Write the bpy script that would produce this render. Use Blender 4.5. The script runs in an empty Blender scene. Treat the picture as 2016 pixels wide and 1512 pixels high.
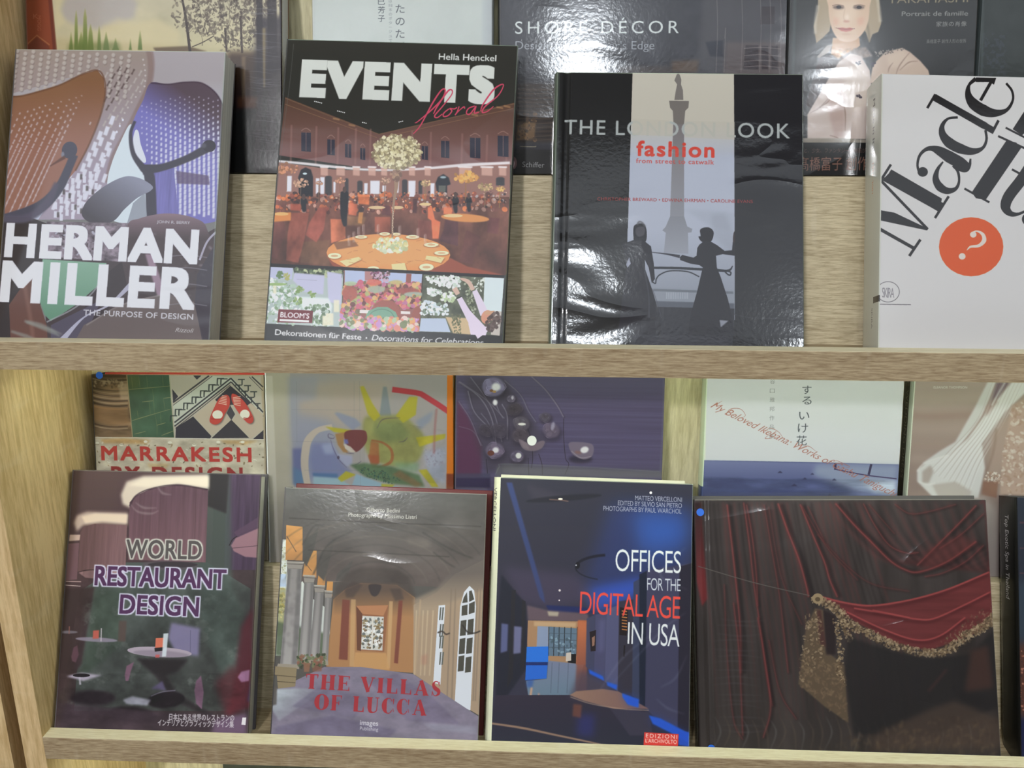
import bpy, bmesh, math, random
import numpy as np
from mathutils import Matrix, Vector

sc = bpy.context.scene
COL = sc.collection
ZB = 1.30                                   # height of the upper shelf's front edge above the floor

# ------------------------------------------------------------------ camera
def make_camera():
    p, yaw, roll = .2858, .0426, .0015
    cy, sy, cp, sp = math.cos(yaw), math.sin(yaw), math.cos(p), math.sin(p)
    fwd = Vector((-sy * cp, cy * cp, -sp)); r = Vector((cy, sy, 0)); u = r.cross(fwd)
    r2 = r * math.cos(roll) + u * math.sin(roll); u2 = u * math.cos(roll) - r * math.sin(roll)
    cam = bpy.data.cameras.new('camera'); cam.sensor_width = 36; cam.lens = 1742.2 * 36 / 2016
    cam.clip_start = .01
    o = bpy.data.objects.new('camera', cam); COL.objects.link(o)
    m = Matrix((r2, u2, -fwd)).transposed().to_4x4(); m.translation = Vector((0, -.8, ZB + .2003))
    o.matrix_world = m; sc.camera = o
make_camera()

# ------------------------------------------------------------------ world, lights, exposure
w = bpy.data.worlds.new('world'); sc.world = w; w.use_nodes = True
w.node_tree.nodes['Background'].inputs[0].default_value = (.62, .68, .8, 1)
w.node_tree.nodes['Background'].inputs[1].default_value = .08
sc.view_settings.view_transform = 'Standard'; sc.view_settings.look = 'None'
sc.view_settings.gamma = 1; sc.view_settings.use_curve_mapping = False
sc.view_settings.exposure = 0.0

def lamp(name, loc, power, size, color, size_y=None, target=None):
    l = bpy.data.lights.new(name, 'AREA'); l.energy = power; l.color = color
    l.shape = 'DISK' if size_y is None else 'RECTANGLE'; l.size = size
    if size_y: l.size_y = size_y
    o = bpy.data.objects.new(name, l); COL.objects.link(o); o.location = loc
    if target is not None:
        o.rotation_euler = (Vector(target) - Vector(loc)).to_track_quat('-Z', 'Y').to_euler()
    return o
COOL = (.88, .94, 1.0)
lamp('ceiling_spot', (-1.0, -3.4, 2.83), 78, .30, (.98, .98, 1.0), target=(0, 0, 1.1))
lamp('ceiling_spot', (.12, -2.35, 2.83), 8, .24, COOL, target=(0, 0, 1.1))
lamp('ceiling_spot', (1.19, -2.65, 2.83), 6, .12, COOL, target=(0, 0, 1.1))
# added unseen ceiling panel, stretched wide to lay a smooth veil on the covers
lamp('added_veil_panel', (0, -2.02, 2.86), 30, 7.0, (.80, .89, 1.0), size_y=1.25, target=(0, -2.0201, 0))
# ------------------------------------------------------------------ mesh and material helpers
def link(name, me, mat=None, parent=None):
    o = bpy.data.objects.new(name, me); COL.objects.link(o)
    if mat is not None: me.materials.append(mat)
    if parent is not None: o.parent = parent
    return o
def from_bm(name, bm, mat, parent=None, smooth=False):
    me = bpy.data.meshes.new(name); bm.normal_update(); bm.to_mesh(me); bm.free()
    if smooth: me.polygons.foreach_set('use_smooth', [True] * len(me.polygons))
    return link(name, me, mat, parent)
def box_bm(x0, x1, y0, y1, z0, z1, bev=0, seg=2):
    bm = bmesh.new()
    bmesh.ops.create_cube(bm, size=1, matrix=Matrix.Translation(((x0 + x1) / 2, (y0 + y1) / 2, (z0 + z1) / 2)) @ Matrix.Diagonal((x1 - x0, y1 - y0, z1 - z0, 1)))
    if bev: bmesh.ops.bevel(bm, geom=list(bm.edges), offset=bev, segments=seg, affect='EDGES', profile=.6)
    return bm
def box(name, x0, x1, y0, y1, z0, z1, mat, parent=None, bev=0):
    return from_bm(name, box_bm(x0, x1, y0, y1, z0, z1, bev), mat, parent)
def prism_x(name, x0, x1, yz, mat, parent=None, bev=0):
    bm = bmesh.new()
    a = [bm.verts.new((x0, y, z)) for y, z in yz]; b = [bm.verts.new((x1, y, z)) for y, z in yz]
    n = len(yz)
    bm.faces.new(a); bm.faces.new(b[::-1])
    for i in range(n): bm.faces.new((a[(i + 1) % n], a[i], b[i], b[(i + 1) % n]))
    bmesh.ops.recalc_face_normals(bm, faces=bm.faces)
    if bev: bmesh.ops.bevel(bm, geom=list(bm.edges), offset=bev, segments=2, affect='EDGES')
    return from_bm(name, bm, mat, parent)
def empty(name, loc, label=None, cat=None, group=None):
    o = bpy.data.objects.new(name, None); COL.objects.link(o); o.location = loc
    o.empty_display_size = .05
    if label: o['label'] = label; o['category'] = cat
    if group: o['group'] = group
    return o

def new_mat(name):
    m = bpy.data.materials.new(name); m.use_nodes = True
    nt = m.node_tree; b = nt.nodes['Principled BSDF']
    return m, nt, b
def node(nt, kind, **kw):
    n = nt.nodes.new(kind)
    for k, v in kw.items():
        if k in n.inputs: n.inputs[k].default_value = v
        else: setattr(n, k, v)
    return n
def ramp(nt, fac, stops):
    r = nt.nodes.new('ShaderNodeValToRGB'); e = r.color_ramp.elements
    while len(e) < len(stops): e.new(.5)
    for el, (p, c) in zip(e, stops): el.position = p; el.color = (*c, 1)
    nt.links.new(fac, r.inputs[0]); return r
def plain(name, col, rough=.6, metal=0):
    m, nt, b = new_mat(name)
    n = node(nt, 'ShaderNodeTexNoise', Scale=60.0); n.inputs['Detail'].default_value = 4
    r = ramp(nt, n.outputs[0], [(.3, [c * .9 for c in col]), (.7, [min(1, c * 1.08) for c in col])])
    nt.links.new(r.outputs[0], b.inputs['Base Color'])
    b.inputs['Roughness'].default_value = rough; b.inputs['Metallic'].default_value = metal
    return m
def wood(name, lo, hi, axis='X', fine=1.0, rough=.55):
    m, nt, b = new_mat(name); L = nt.links.new
    tc = node(nt, 'ShaderNodeTexCoord'); mp = node(nt, 'ShaderNodeMapping')
    L(tc.outputs['Object'], mp.inputs[0])
    mp.inputs['Scale'].default_value = {'X': (6, 75, 75), 'Z': (30, 30, 3.2)}[axis]
    n1 = node(nt, 'ShaderNodeTexNoise', Scale=9.0 * fine, Detail=5.0, Roughness=.65, Distortion=.25)
    n2 = node(nt, 'ShaderNodeTexNoise', Scale=.6, Detail=3.0, Distortion=1.2)
    L(mp.outputs[0], n1.inputs[0]); L(mp.outputs[0], n2.inputs[0])
    mx = node(nt, 'ShaderNodeMath', operation='MULTIPLY_ADD'); mx.inputs[1].default_value = .74
    L(n1.outputs[0], mx.inputs[0])
    m2 = node(nt, 'ShaderNodeMath', operation='MULTIPLY'); m2.inputs[1].default_value = .26
    L(n2.outputs[0], m2.inputs[0]); L(m2.outputs[0], mx.inputs[2])
    mid = [(a + c) / 2 for a, c in zip(lo, hi)]
    r = ramp(nt, mx.outputs[0], [(.38, lo), (.485, mid), (.585, hi)])
    # cross flecks: faint short marks against the grain
    mp2 = node(nt, 'ShaderNodeMapping'); L(tc.outputs['Object'], mp2.inputs[0])
    mp2.inputs['Scale'].default_value = {'X': (90, 14, 14), 'Z': (14, 14, 60)}[axis]
    n3 = node(nt, 'ShaderNodeTexNoise', Scale=1.0, Detail=2.0); L(mp2.outputs[0], n3.inputs[0])
    r3 = ramp(nt, n3.outputs[0], [(.60, (0, 0, 0)), (.72, (1, 1, 1))])
    mix = node(nt, 'ShaderNodeMix', data_type='RGBA', blend_type='SCREEN'); mix.inputs[0].default_value = .0
    m4 = node(nt, 'ShaderNodeMath', operation='MULTIPLY'); m4.inputs[1].default_value = .06
    L(r3.outputs[0], m4.inputs[0]); L(m4.outputs[0], mix.inputs[0])
    L(r.outputs[0], mix.inputs[6]); mix.inputs[7].default_value = (1, .95, .8, 1)
    L(mix.outputs[2], b.inputs['Base Color'])
    bp = node(nt, 'ShaderNodeBump', Strength=.35, Distance=.0006); L(mx.outputs[0], bp.inputs['Height'])
    L(bp.outputs[0], b.inputs['Normal'])
    b.inputs['Roughness'].default_value = rough; b.inputs['Specular IOR Level'].default_value = .3
    return m
def emit(name, col, s):
    m, nt, b = new_mat(name)
    b.inputs['Base Color'].default_value = (.8, .8, .8, 1)
    b.inputs['Emission Color'].default_value = (*col, 1); b.inputs['Emission Strength'].default_value = s
    return m

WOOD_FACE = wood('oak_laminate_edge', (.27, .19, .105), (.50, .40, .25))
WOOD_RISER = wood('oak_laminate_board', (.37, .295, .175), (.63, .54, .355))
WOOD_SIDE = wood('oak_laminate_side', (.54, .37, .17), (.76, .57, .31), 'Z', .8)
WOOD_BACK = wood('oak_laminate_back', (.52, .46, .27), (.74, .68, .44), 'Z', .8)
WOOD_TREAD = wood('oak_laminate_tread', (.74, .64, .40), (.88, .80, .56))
WALL = plain('wall_paint', (.55, .53, .5)); CEIL = plain('ceiling_paint', (.75, .75, .74)); SOFFIT = plain('soffit_board', (.16, .15, .13))
FLOOR = wood('floor_boards', (.22, .17, .12), (.34, .27, .2))
LED = emit('led_diffuser', (.88, 1.0, .80), 31)

LED_DIM = emit('led_diffuser_cool', (.85, .97, 1.0), 11)

# ------------------------------------------------------------------ the room
def struct(o): o['kind'] = 'structure'; return o
struct(box('floor', -4, 4, -5, .45, -.05, 0, FLOOR))
struct(box('wall_back', -4, 4, .45, .55, 0, 3, WALL))
struct(box('wall_left', -4.1, -4, -5, .55, 0, 3, WALL))
struct(box('wall_right', 4, 4.1, -5, .55, 0, 3, WALL))
struct(box('wall_front', -4, 4, -5.1, -5, 0, 3, WALL))
struct(box('ceiling', -4.1, 4.1, -5.1, .55, 2.9, 3.0, CEIL))
struct(box('trim_1', -4, 4, -1.16, .45, 2.62, 2.9, SOFFIT))     # lowered bulkhead over the bookcases

# ------------------------------------------------------------------ the bookcase: boards, slanted rests, raised steps, LED strips
S = .4472; T = .0272; L0 = .0180
XI = -.5498; XR = 1.02
case = empty('display_bookcase', ((XI + XR) / 2, 0, 0), 'pale oak display bookcase with two lit tiers of leaning books', 'bookcase')
def cbox(name, x0, x1, y0, y1, z0, z1, mat, bev=.0006):
    o = box(name, x0, x1, y0, y1, z0, z1, mat, None, bev); o.parent = case; o.matrix_parent_inverse = case.matrix_basis.inverted(); return o
def cprism(name, x0, x1, yz, mat, bev=0):
    o = prism_x(name, x0, x1, yz, mat, None, bev); o.parent = case; o.matrix_parent_inverse = case.matrix_basis.inverted(); return o
YBACK = .205
cbox('side_panel', XI - .024, XI, 0, YBACK + .012, 0, ZB + S + .05, WOOD_SIDE)
cbox('side_panel', XR, XR + .024, 0, YBACK + .012, 0, ZB + S + .05, WOOD_SIDE)
cbox('back_panel', XI, XR, YBACK, YBACK + .012, 0, ZB + S, WOOD_BACK, 0)
for k in range(-3, 2):
    zt = ZB + k * S
    if zt < .3 or k == 1:
        if k == 1: cbox('shelf', XI, XR, 0, YBACK, zt - T, zt, WOOD_FACE)
        if k < 1: continue
    else:
        # board with a low lip along its front edge
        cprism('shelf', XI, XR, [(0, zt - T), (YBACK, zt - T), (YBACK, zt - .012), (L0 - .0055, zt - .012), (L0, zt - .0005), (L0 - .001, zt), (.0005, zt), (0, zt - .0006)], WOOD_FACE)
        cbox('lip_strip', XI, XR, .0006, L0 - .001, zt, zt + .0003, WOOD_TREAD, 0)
        # slanted rest board and the step behind it
        cprism('rest_board', XI, XR, [(.078, zt - .012), (.088, zt - .012), (.1319, zt + .150), (.1218, zt + .150)], WOOD_RISER)
        cbox('raised_step', XI, XR, .1322, YBACK, zt + .138, zt + .150, WOOD_TREAD, 0)
    cbox('led_strip', XI + .045, XR - .045, (.075), (.085), zt - T - .0025, zt - T - .0002, LED if k < 1 else LED_DIM, 0)
# neighbouring bookcase to the left, behind a narrow dark gap
nb = empty('display_bookcase', (-.95, 0, 0), 'neighbouring oak bookcase at the left edge, behind a narrow dark gap', 'bookcase')
def nbox(name, *a):
    o = box(name, *a); o.parent = nb; o.matrix_parent_inverse = nb.matrix_basis.inverted(); return o
nbox('side_panel', -.612, -.588, 0, YBACK + .012, 0, ZB + S + .05, WOOD_SIDE)
nbox('side_panel', -1.32, -1.296, 0, YBACK + .012, 0, ZB + S + .05, WOOD_SIDE)
nbox('back_panel', -1.296, -.612, YBACK, YBACK + .012, 0, ZB + S, WOOD_SIDE)
for k in range(-2, 2):
    nbox('shelf', -1.296, -.612, 0, YBACK, ZB + k * S - T, ZB + k * S, WOOD_FACE)
# ------------------------------------------------------------------ flat print: a small vector painter
# Covers are printed sheets.  Art is given in tracing coordinates and mapped to the sheet by the sheet's own four corners.
SS = 3
def homog(src, dst):
    A = []; B = []
    for (x, y), (u, v) in zip(src, dst):
        A += [[x, y, 1, 0, 0, 0, -u * x, -u * y], [0, 0, 0, x, y, 1, -v * x, -v * y]]; B += [u, v]
    return np.append(np.linalg.solve(np.array(A, float), np.array(B, float)), 1).reshape(3, 3)
def apply_h(H, p):
    p = np.asarray(p, float); q = np.concatenate([p, np.ones(p.shape[:-1] + (1,))], -1) @ H.T
    return q[..., :2] / q[..., 2:]
def spline(pts, closed=False, n=8):
    p = np.asarray(pts, float)
    if len(p) < 3: return p
    if closed: q = np.vstack([p[-1], p, p[0], p[1]])
    else: q = np.vstack([2 * p[0] - p[1], p, 2 * p[-1] - p[-2]])
    t = np.linspace(0, 1, n, endpoint=False)[:, None]; out = []
    for i in range(1, len(q) - 2):
        a, b, c, d = q[i - 1], q[i], q[i + 1], q[i + 2]
        out.append(.5 * (2 * b + (c - a) * t + (2 * a - 5 * b + 4 * c - d) * t ** 2 + (3 * b - a - 3 * c + d) * t ** 3))
    out = np.vstack(out)
    return out if closed else np.vstack([out, p[-1]])
def ribbon(pts, w):
    p = np.asarray(pts, float); w = np.broadcast_to(np.asarray(w, float), (len(p),)) / 2
    d = np.gradient(p, axis=0); n = np.stack([-d[:, 1], d[:, 0]], -1); n /= np.maximum(np.hypot(n[:, 0], n[:, 1]), 1e-6)[:, None]
    return np.vstack([p + n * w[:, None], (p - n * w[:, None])[::-1]])
def blur_box(a, r):
    r = int(round(r))
    if r < 1: return a
    for _ in range(2):
        for ax in (0, 1):
            pad = [(0, 0)] * a.ndim; pad[ax] = (r + 1, r)
            c = np.cumsum(np.pad(a, pad, mode='edge'), axis=ax)
            hi = [slice(None)] * a.ndim; lo = [slice(None)] * a.ndim
            hi[ax] = slice(2 * r + 1, None); lo[ax] = slice(0, -2 * r - 1)
            a = (c[tuple(hi)] - c[tuple(lo)]) / (2 * r + 1)
    return a
_glyph = {}
def glyph_tris(s, bold, space):
    k = (s, round(bold, 3), round(space, 2))
    if k not in _glyph:
        cu = bpy.data.curves.new('lettering_tmp', 'FONT'); cu.body = s; cu.offset = bold; cu.space_character = space; cu.resolution_u = 4
        o = bpy.data.objects.new('lettering_tmp', cu); COL.objects.link(o)
        dg = bpy.context.evaluated_depsgraph_get(); ev = o.evaluated_get(dg); me = ev.to_mesh()
        me.calc_loop_triangles()
        v = np.empty(len(me.vertices) * 3); me.vertices.foreach_get('co', v); v = v.reshape(-1, 3)[:, :2]
        t = np.empty(len(me.loop_triangles) * 3, int); me.loop_triangles.foreach_get('vertices', t)
        _glyph[k] = v[t.reshape(-1, 3)]
        ev.to_mesh_clear(); bpy.data.objects.remove(o); bpy.data.curves.remove(cu)
    return _glyph[k]
CAP = float(glyph_tris('H', 0, 1)[..., 1].max())

class Sheet:
    def __init__(s, w, h, quad, base=(128, 128, 128), den=3100, seed=1):
        s.W, s.H = int(w * den), int(h * den)
        s.Hm = homog(quad, [(0, 0), (s.W, 0), (s.W, s.H), (0, s.H)]); s.Hi = np.linalg.inv(s.Hm)
        s.a = np.empty((s.H, s.W, 3)); s.a[:] = np.array(base) / 255.
        s.k = s.W / np.hypot(quad[1][0] - quad[0][0], quad[1][1] - quad[0][1])     # canvas px per traced px
        s.rng = np.random.RandomState(seed); s.f = (0, 0, 1.)
        s.xy = None
    def fr(s, x0, y0, sc): s.f = (x0, y0, sc); return s
    def m(s, p):
        p = np.asarray(p, float); return apply_h(s.Hm, p / s.f[2] + np.array(s.f[:2]))
    def px(s, v): return v / s.f[2] * s.k
    def coords(s, b):                          # tracing coordinates of canvas pixels in box b
        x0, y0, x1, y1 = b
        X, Y = np.meshgrid(np.arange(x0, x1) + .5, np.arange(y0, y1) + .5)
        return (apply_h(s.Hi, np.stack([X, Y], -1)) - np.array(s.f[:2])) * s.f[2]
    def mask(s, polys, blur=0, pad=0):
        allp = np.vstack(polys); pad = int(blur * 3) + 2 + int(pad)
        x0 = int(max(0, math.floor(allp[:, 0].min()) - pad)); y0 = int(max(0, math.floor(allp[:, 1].min()) - pad))
        x1 = int(min(s.W, math.ceil(allp[:, 0].max()) + pad)); y1 = int(min(s.H, math.ceil(allp[:, 1].max()) + pad))
        if x1 <= x0 or y1 <= y0: return None, None
        w, h = (x1 - x0) * SS, (y1 - y0) * SS
        A = np.vstack(polys); Bn = np.vstack([np.roll(p, -1, 0) for p in polys])
        A = (A - [x0, y0]) * SS; Bn = (Bn - [x0, y0]) * SS
        up = Bn[:, 1] > A[:, 1]
        lo = np.where(up[:, None], A, Bn); hi = np.where(up[:, None], Bn, A); sg = np.where(up, 1, -1)
        r0 = np.clip(np.ceil(lo[:, 1] - .5), 0, h).astype(int); r1 = np.clip(np.ceil(hi[:, 1] - .5), 0, h).astype(int)
        n = np.maximum(r1 - r0, 0); ok = n > 0
        lo, hi, sg, r0, n = lo[ok], hi[ok], sg[ok], r0[ok], n[ok]
        acc = np.zeros((h, w + 1), np.float32)
        if len(n):
            idx = np.repeat(np.arange(len(n)), n); rr = np.arange(n.sum()) - np.repeat(np.cumsum(n) - n, n) + r0[idx]
            tt = (rr + .5 - lo[idx, 1]) / (hi[idx, 1] - lo[idx, 1]); xx = lo[idx, 0] + tt * (hi[idx, 0] - lo[idx, 0])
            cc = np.clip(np.ceil(xx - .5), 0, w).astype(int)
            np.add.at(acc, (rr, cc), sg[idx])
        cov = (np.abs(np.cumsum(acc, 1)[:, :w]) > .5).reshape(h // SS, SS, w // SS, SS).mean((1, 3))
        if blur > 0: cov = blur_box(cov, blur)
        return cov, (x0, y0, x1, y1)
    def put(s, cov, b, col, al=1., mode=None):
        if cov is None: return
        x0, y0, x1, y1 = b; v = s.a[y0:y1, x0:x1]
        if callable(col): c = col(s.coords(b)) / 255.
        else: c = np.array(col) / 255.
        al = (cov * al)[..., None]
        if mode == 'mul': v[:] = v * (1 - al + al * c)
        elif mode == 'add': v[:] = v + al * c
        else: v[:] = v * (1 - al) + c * al
    # --- primitives (tracing coordinates)
    def P(s, col, pts, a=1, blur=0, sm=False, mode=None):
        p = spline(pts, True) if sm else np.asarray(pts, float)
        cov, b = s.mask([s.m(p)], s.px(blur)); s.put(cov, b, col, a, mode); return s
    def PP(s, col, polys, a=1, blur=0, mode=None):
        cov, b = s.mask([s.m(p) for p in polys], s.px(blur)); s.put(cov, b, col, a, mode); return s
    def L(s, col, pts, w, a=1, blur=0, sm=True, mode=None):
        p = np.asarray(pts, float); w = np.asarray(w, float)
        p = spline(p) if sm and len(p) > 2 else (np.linspace(p[0], p[1], 3) if len(p) == 2 else p)
        if w.ndim: w = np.interp(np.linspace(0, 1, len(p)), np.linspace(0, 1, len(w)), w)
        cov, b = s.mask([s.m(ribbon(p, w))], s.px(blur)); s.put(cov, b, col, a, mode); return s
    def ell(s, cx, cy, rx, ry=None, rot=0, n=28):
        ry = rx if ry is None else ry; t = np.linspace(0, 2 * np.pi, n, endpoint=False); c, d = math.cos(rot), math.sin(rot)
        x, y = rx * np.cos(t), ry * np.sin(t); return np.stack([cx + x * c - y * d, cy + x * d + y * c], -1)
    def E(s, col, cx, cy, rx, ry=None, rot=0, a=1, blur=0, mode=None): return s.P(col, s.ell(cx, cy, rx, ry, rot), a, blur, mode=mode)
    def many(s, col, pos, rx, ry=None, rot=0, a=1, blur=0):
        if not len(pos): return s
        rx = np.broadcast_to(rx, (len(pos),)); ry = rx if ry is None else np.broadcast_to(ry, (len(pos),)); rot = np.broadcast_to(rot, (len(pos),))
        return s.PP(col, [s.ell(x, y, a1, b1, r, 10) for (x, y), a1, b1, r in zip(pos, rx, ry, rot)], a, blur)
    def blobs(s, region, n, cols, r0, r1, a=.9, asp=.8, blur=0):
        """n small rounded dabs scattered inside polygon `region`"""
        reg = np.asarray(region, float); lo, hi = reg.min(0), reg.max(0); got = 0; by = {}
        while got < n:
            x, y = lo + (hi - lo) * s.rng.rand(2)
            ins = False; j = len(reg) - 1
            for i in range(len(reg)):
                if (reg[i, 1] > y) != (reg[j, 1] > y) and x < (reg[j, 0] - reg[i, 0]) * (y - reg[i, 1]) / (reg[j, 1] - reg[i, 1]) + reg[i, 0]: ins = not ins
                j = i
            if not ins: continue
            got += 1; r = r0 + (r1 - r0) * s.rng.rand()
            by.setdefault((s.rng.randint(len(cols)), got * 6 // n), []).append(s.ell(x, y, r, r * asp * (.7 + .6 * s.rng.rand()), s.rng.rand() * 3, 9))
        for (ci, _), pl in sorted(by.items(), key=lambda q: (q[0][1], q[0][0])): s.PP(cols[ci], pl, a, blur)
        return s
    def G(s, pts, c0, c1, p0, p1, a=1, blur=0, sm=False, mode=None):
        """polygon filled with a linear gradient from c0 at p0 to c1 at p1"""
        p0 = np.array(p0, float); d = np.array(p1, float) - p0; dd = d @ d; c0 = np.array(c0, float); c1 = np.array(c1, float)
        return s.P(lambda q: c0 + (c1 - c0) * np.clip(((q - p0) @ d) / dd, 0, 1)[..., None], pts, a, blur, sm, mode)
    def fbm(s, sx, sy, oct=4):
        out = np.zeros((s.H, s.W)); amp = 1; tot = 0
        for o in range(oct):
            nx, ny = max(2, int(s.W / (sx * s.k) * 2 ** o) + 2), max(2, int(s.H / (sy * s.k) * 2 ** o) + 2)
            if nx > s.W or ny > s.H: break
            g = s.rng.rand(ny, nx); X = np.linspace(0, nx - 1.001, s.W); Y = np.linspace(0, ny - 1.001, s.H)
            xi, yi = X.astype(int), Y.astype(int); fx, fy = X - xi, Y - yi; fx = fx * fx * (3 - 2 * fx); fy = (fy * fy * (3 - 2 * fy))[:, None]
            g0 = g[yi][:, xi] * (1 - fx) + g[yi][:, xi + 1] * fx; g1 = g[yi + 1][:, xi] * (1 - fx) + g[yi + 1][:, xi + 1] * fx
            out += amp * (g0 * (1 - fy) + g1 * fy); tot += amp; amp *= .55
        return out / tot
    def N(s, amt, sx, sy=None, reg=None, col=None, oct=4, thr=None, blur=0):
        """noise: multiplies brightness, or lays colour where the noise passes thr"""
        f = s.fbm(sx, sy or sx, oct)
        if reg is not None: cov, b = s.mask([s.m(reg)], s.px(blur))
        else: cov, b = np.ones((s.H, s.W)), (0, 0, s.W, s.H)
        if cov is None: return s
        x0, y0, x1, y1 = b; f = f[y0:y1, x0:x1]
        if col is None: s.a[y0:y1, x0:x1] *= (1 + (f - .5) * 2 * amt * cov)[..., None]
        else: s.put(cov * np.clip((f - (thr if thr is not None else .5)) * 8, 0, 1), b, col, amt)
        return s
    def TT(s, txt, p0, p1, cap, col, bold=0., space=1., shear=0., a=1, blur=0, outline=None, mode=None, sag=0., wide=None):
        """lettering on the baseline p0 to p1, capital height cap (tracing units)"""
        if len(txt.strip()) == 0: return s
        t = glyph_tris(txt, 0, space).copy()
        x0, x1 = t[..., 0].min(), t[..., 0].max()
        A, Bp = s.m([p0])[0], s.m([p1])[0]; ex = Bp - A; ln = np.hypot(*ex); ex /= ln; ey = np.array([ex[1], -ex[0]])
        t[..., 0] -= x0; sy = s.px(cap) / CAP; rb = bold * sy * .9
        if rb > 0: A = A + (ex + ey) * rb; ln -= 2 * rb; sy = (s.px(cap) - 2 * rb) / CAP   # room for the thickening
        sx = ln / (x1 - x0)
        X = t[..., 0] * sx; Y = t[..., 1] * sy; X = X + Y * shear
        q = A + X[..., None] * ex + Y[..., None] * ey
        ar = np.cross(q[:, 1] - q[:, 0], q[:, 2] - q[:, 0]); q[ar < 0] = q[ar < 0][:, ::-1]
        cov, b = s.mask(list(q), s.px(blur), (s.px(outline[1]) if outline else 0) + abs(rb) + 2)
        if cov is None: return s
        if abs(rb) > .12: cov = s.grow(cov, rb)
        if outline:
            oc = blur_box(s.grow(cov, s.px(outline[1])), 1); s.put(oc, b, outline[0], a)
        s.put(cov, b, col, a, mode); return s
    def grow(s, c, r):
        """thicken (r > 0) or thin (r < 0) a coverage mask by r pixels"""
        neg = r < 0; c = 1 - c if neg else c; r = abs(r); out = c.copy(); k = int(r) + 1
        for dy in range(-k, k + 1):
            for dx in range(-k, k + 1):
                d = max(abs(dx), abs(dy)) if r > 2 else math.hypot(dx, dy); wgt = min(1., max(0., r + 1 - d))
                if d and wgt > 0: out = np.maximum(out, np.roll(np.roll(c, dy, 0), dx, 1) * min(1., wgt))
        return 1 - out if neg else out
    def V(s, txt, x, y, step, size, col, a=1, dx=0, bold=0., blur=0):
        for ch in txt:                          # a column of characters
            if ch != ' ': s.TT(ch, (x - size / 2, y), (x + size / 2, y), size * .74, col, bold, a=a, blur=blur)
            y += step; x += dx
        return s
    def image(s, name, gain=1., veil=0., sat=1.):
        a = np.clip(s.a, 0, 1); lin = np.where(a <= .04045, a / 12.92, ((a + .055) / 1.055) ** 2.4)
        lin = np.clip((lin - veil) * gain, .003, .86)
        if sat != 1: g = lin.mean(-1, keepdims=True); lin = np.clip(g + (lin - g) * sat, .002, .9)
        o = np.where(lin <= .0031308, lin * 12.92, 1.055 * lin ** (1 / 2.4) - .055)
        im = bpy.data.images.new(name, s.W, s.H, alpha=False)
        buf = np.ones((s.H, s.W, 4), np.float32); buf[..., :3] = o[::-1]
        im.pixels.foreach_set(buf.ravel()); im.update(); im.pack()
        return im
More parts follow.
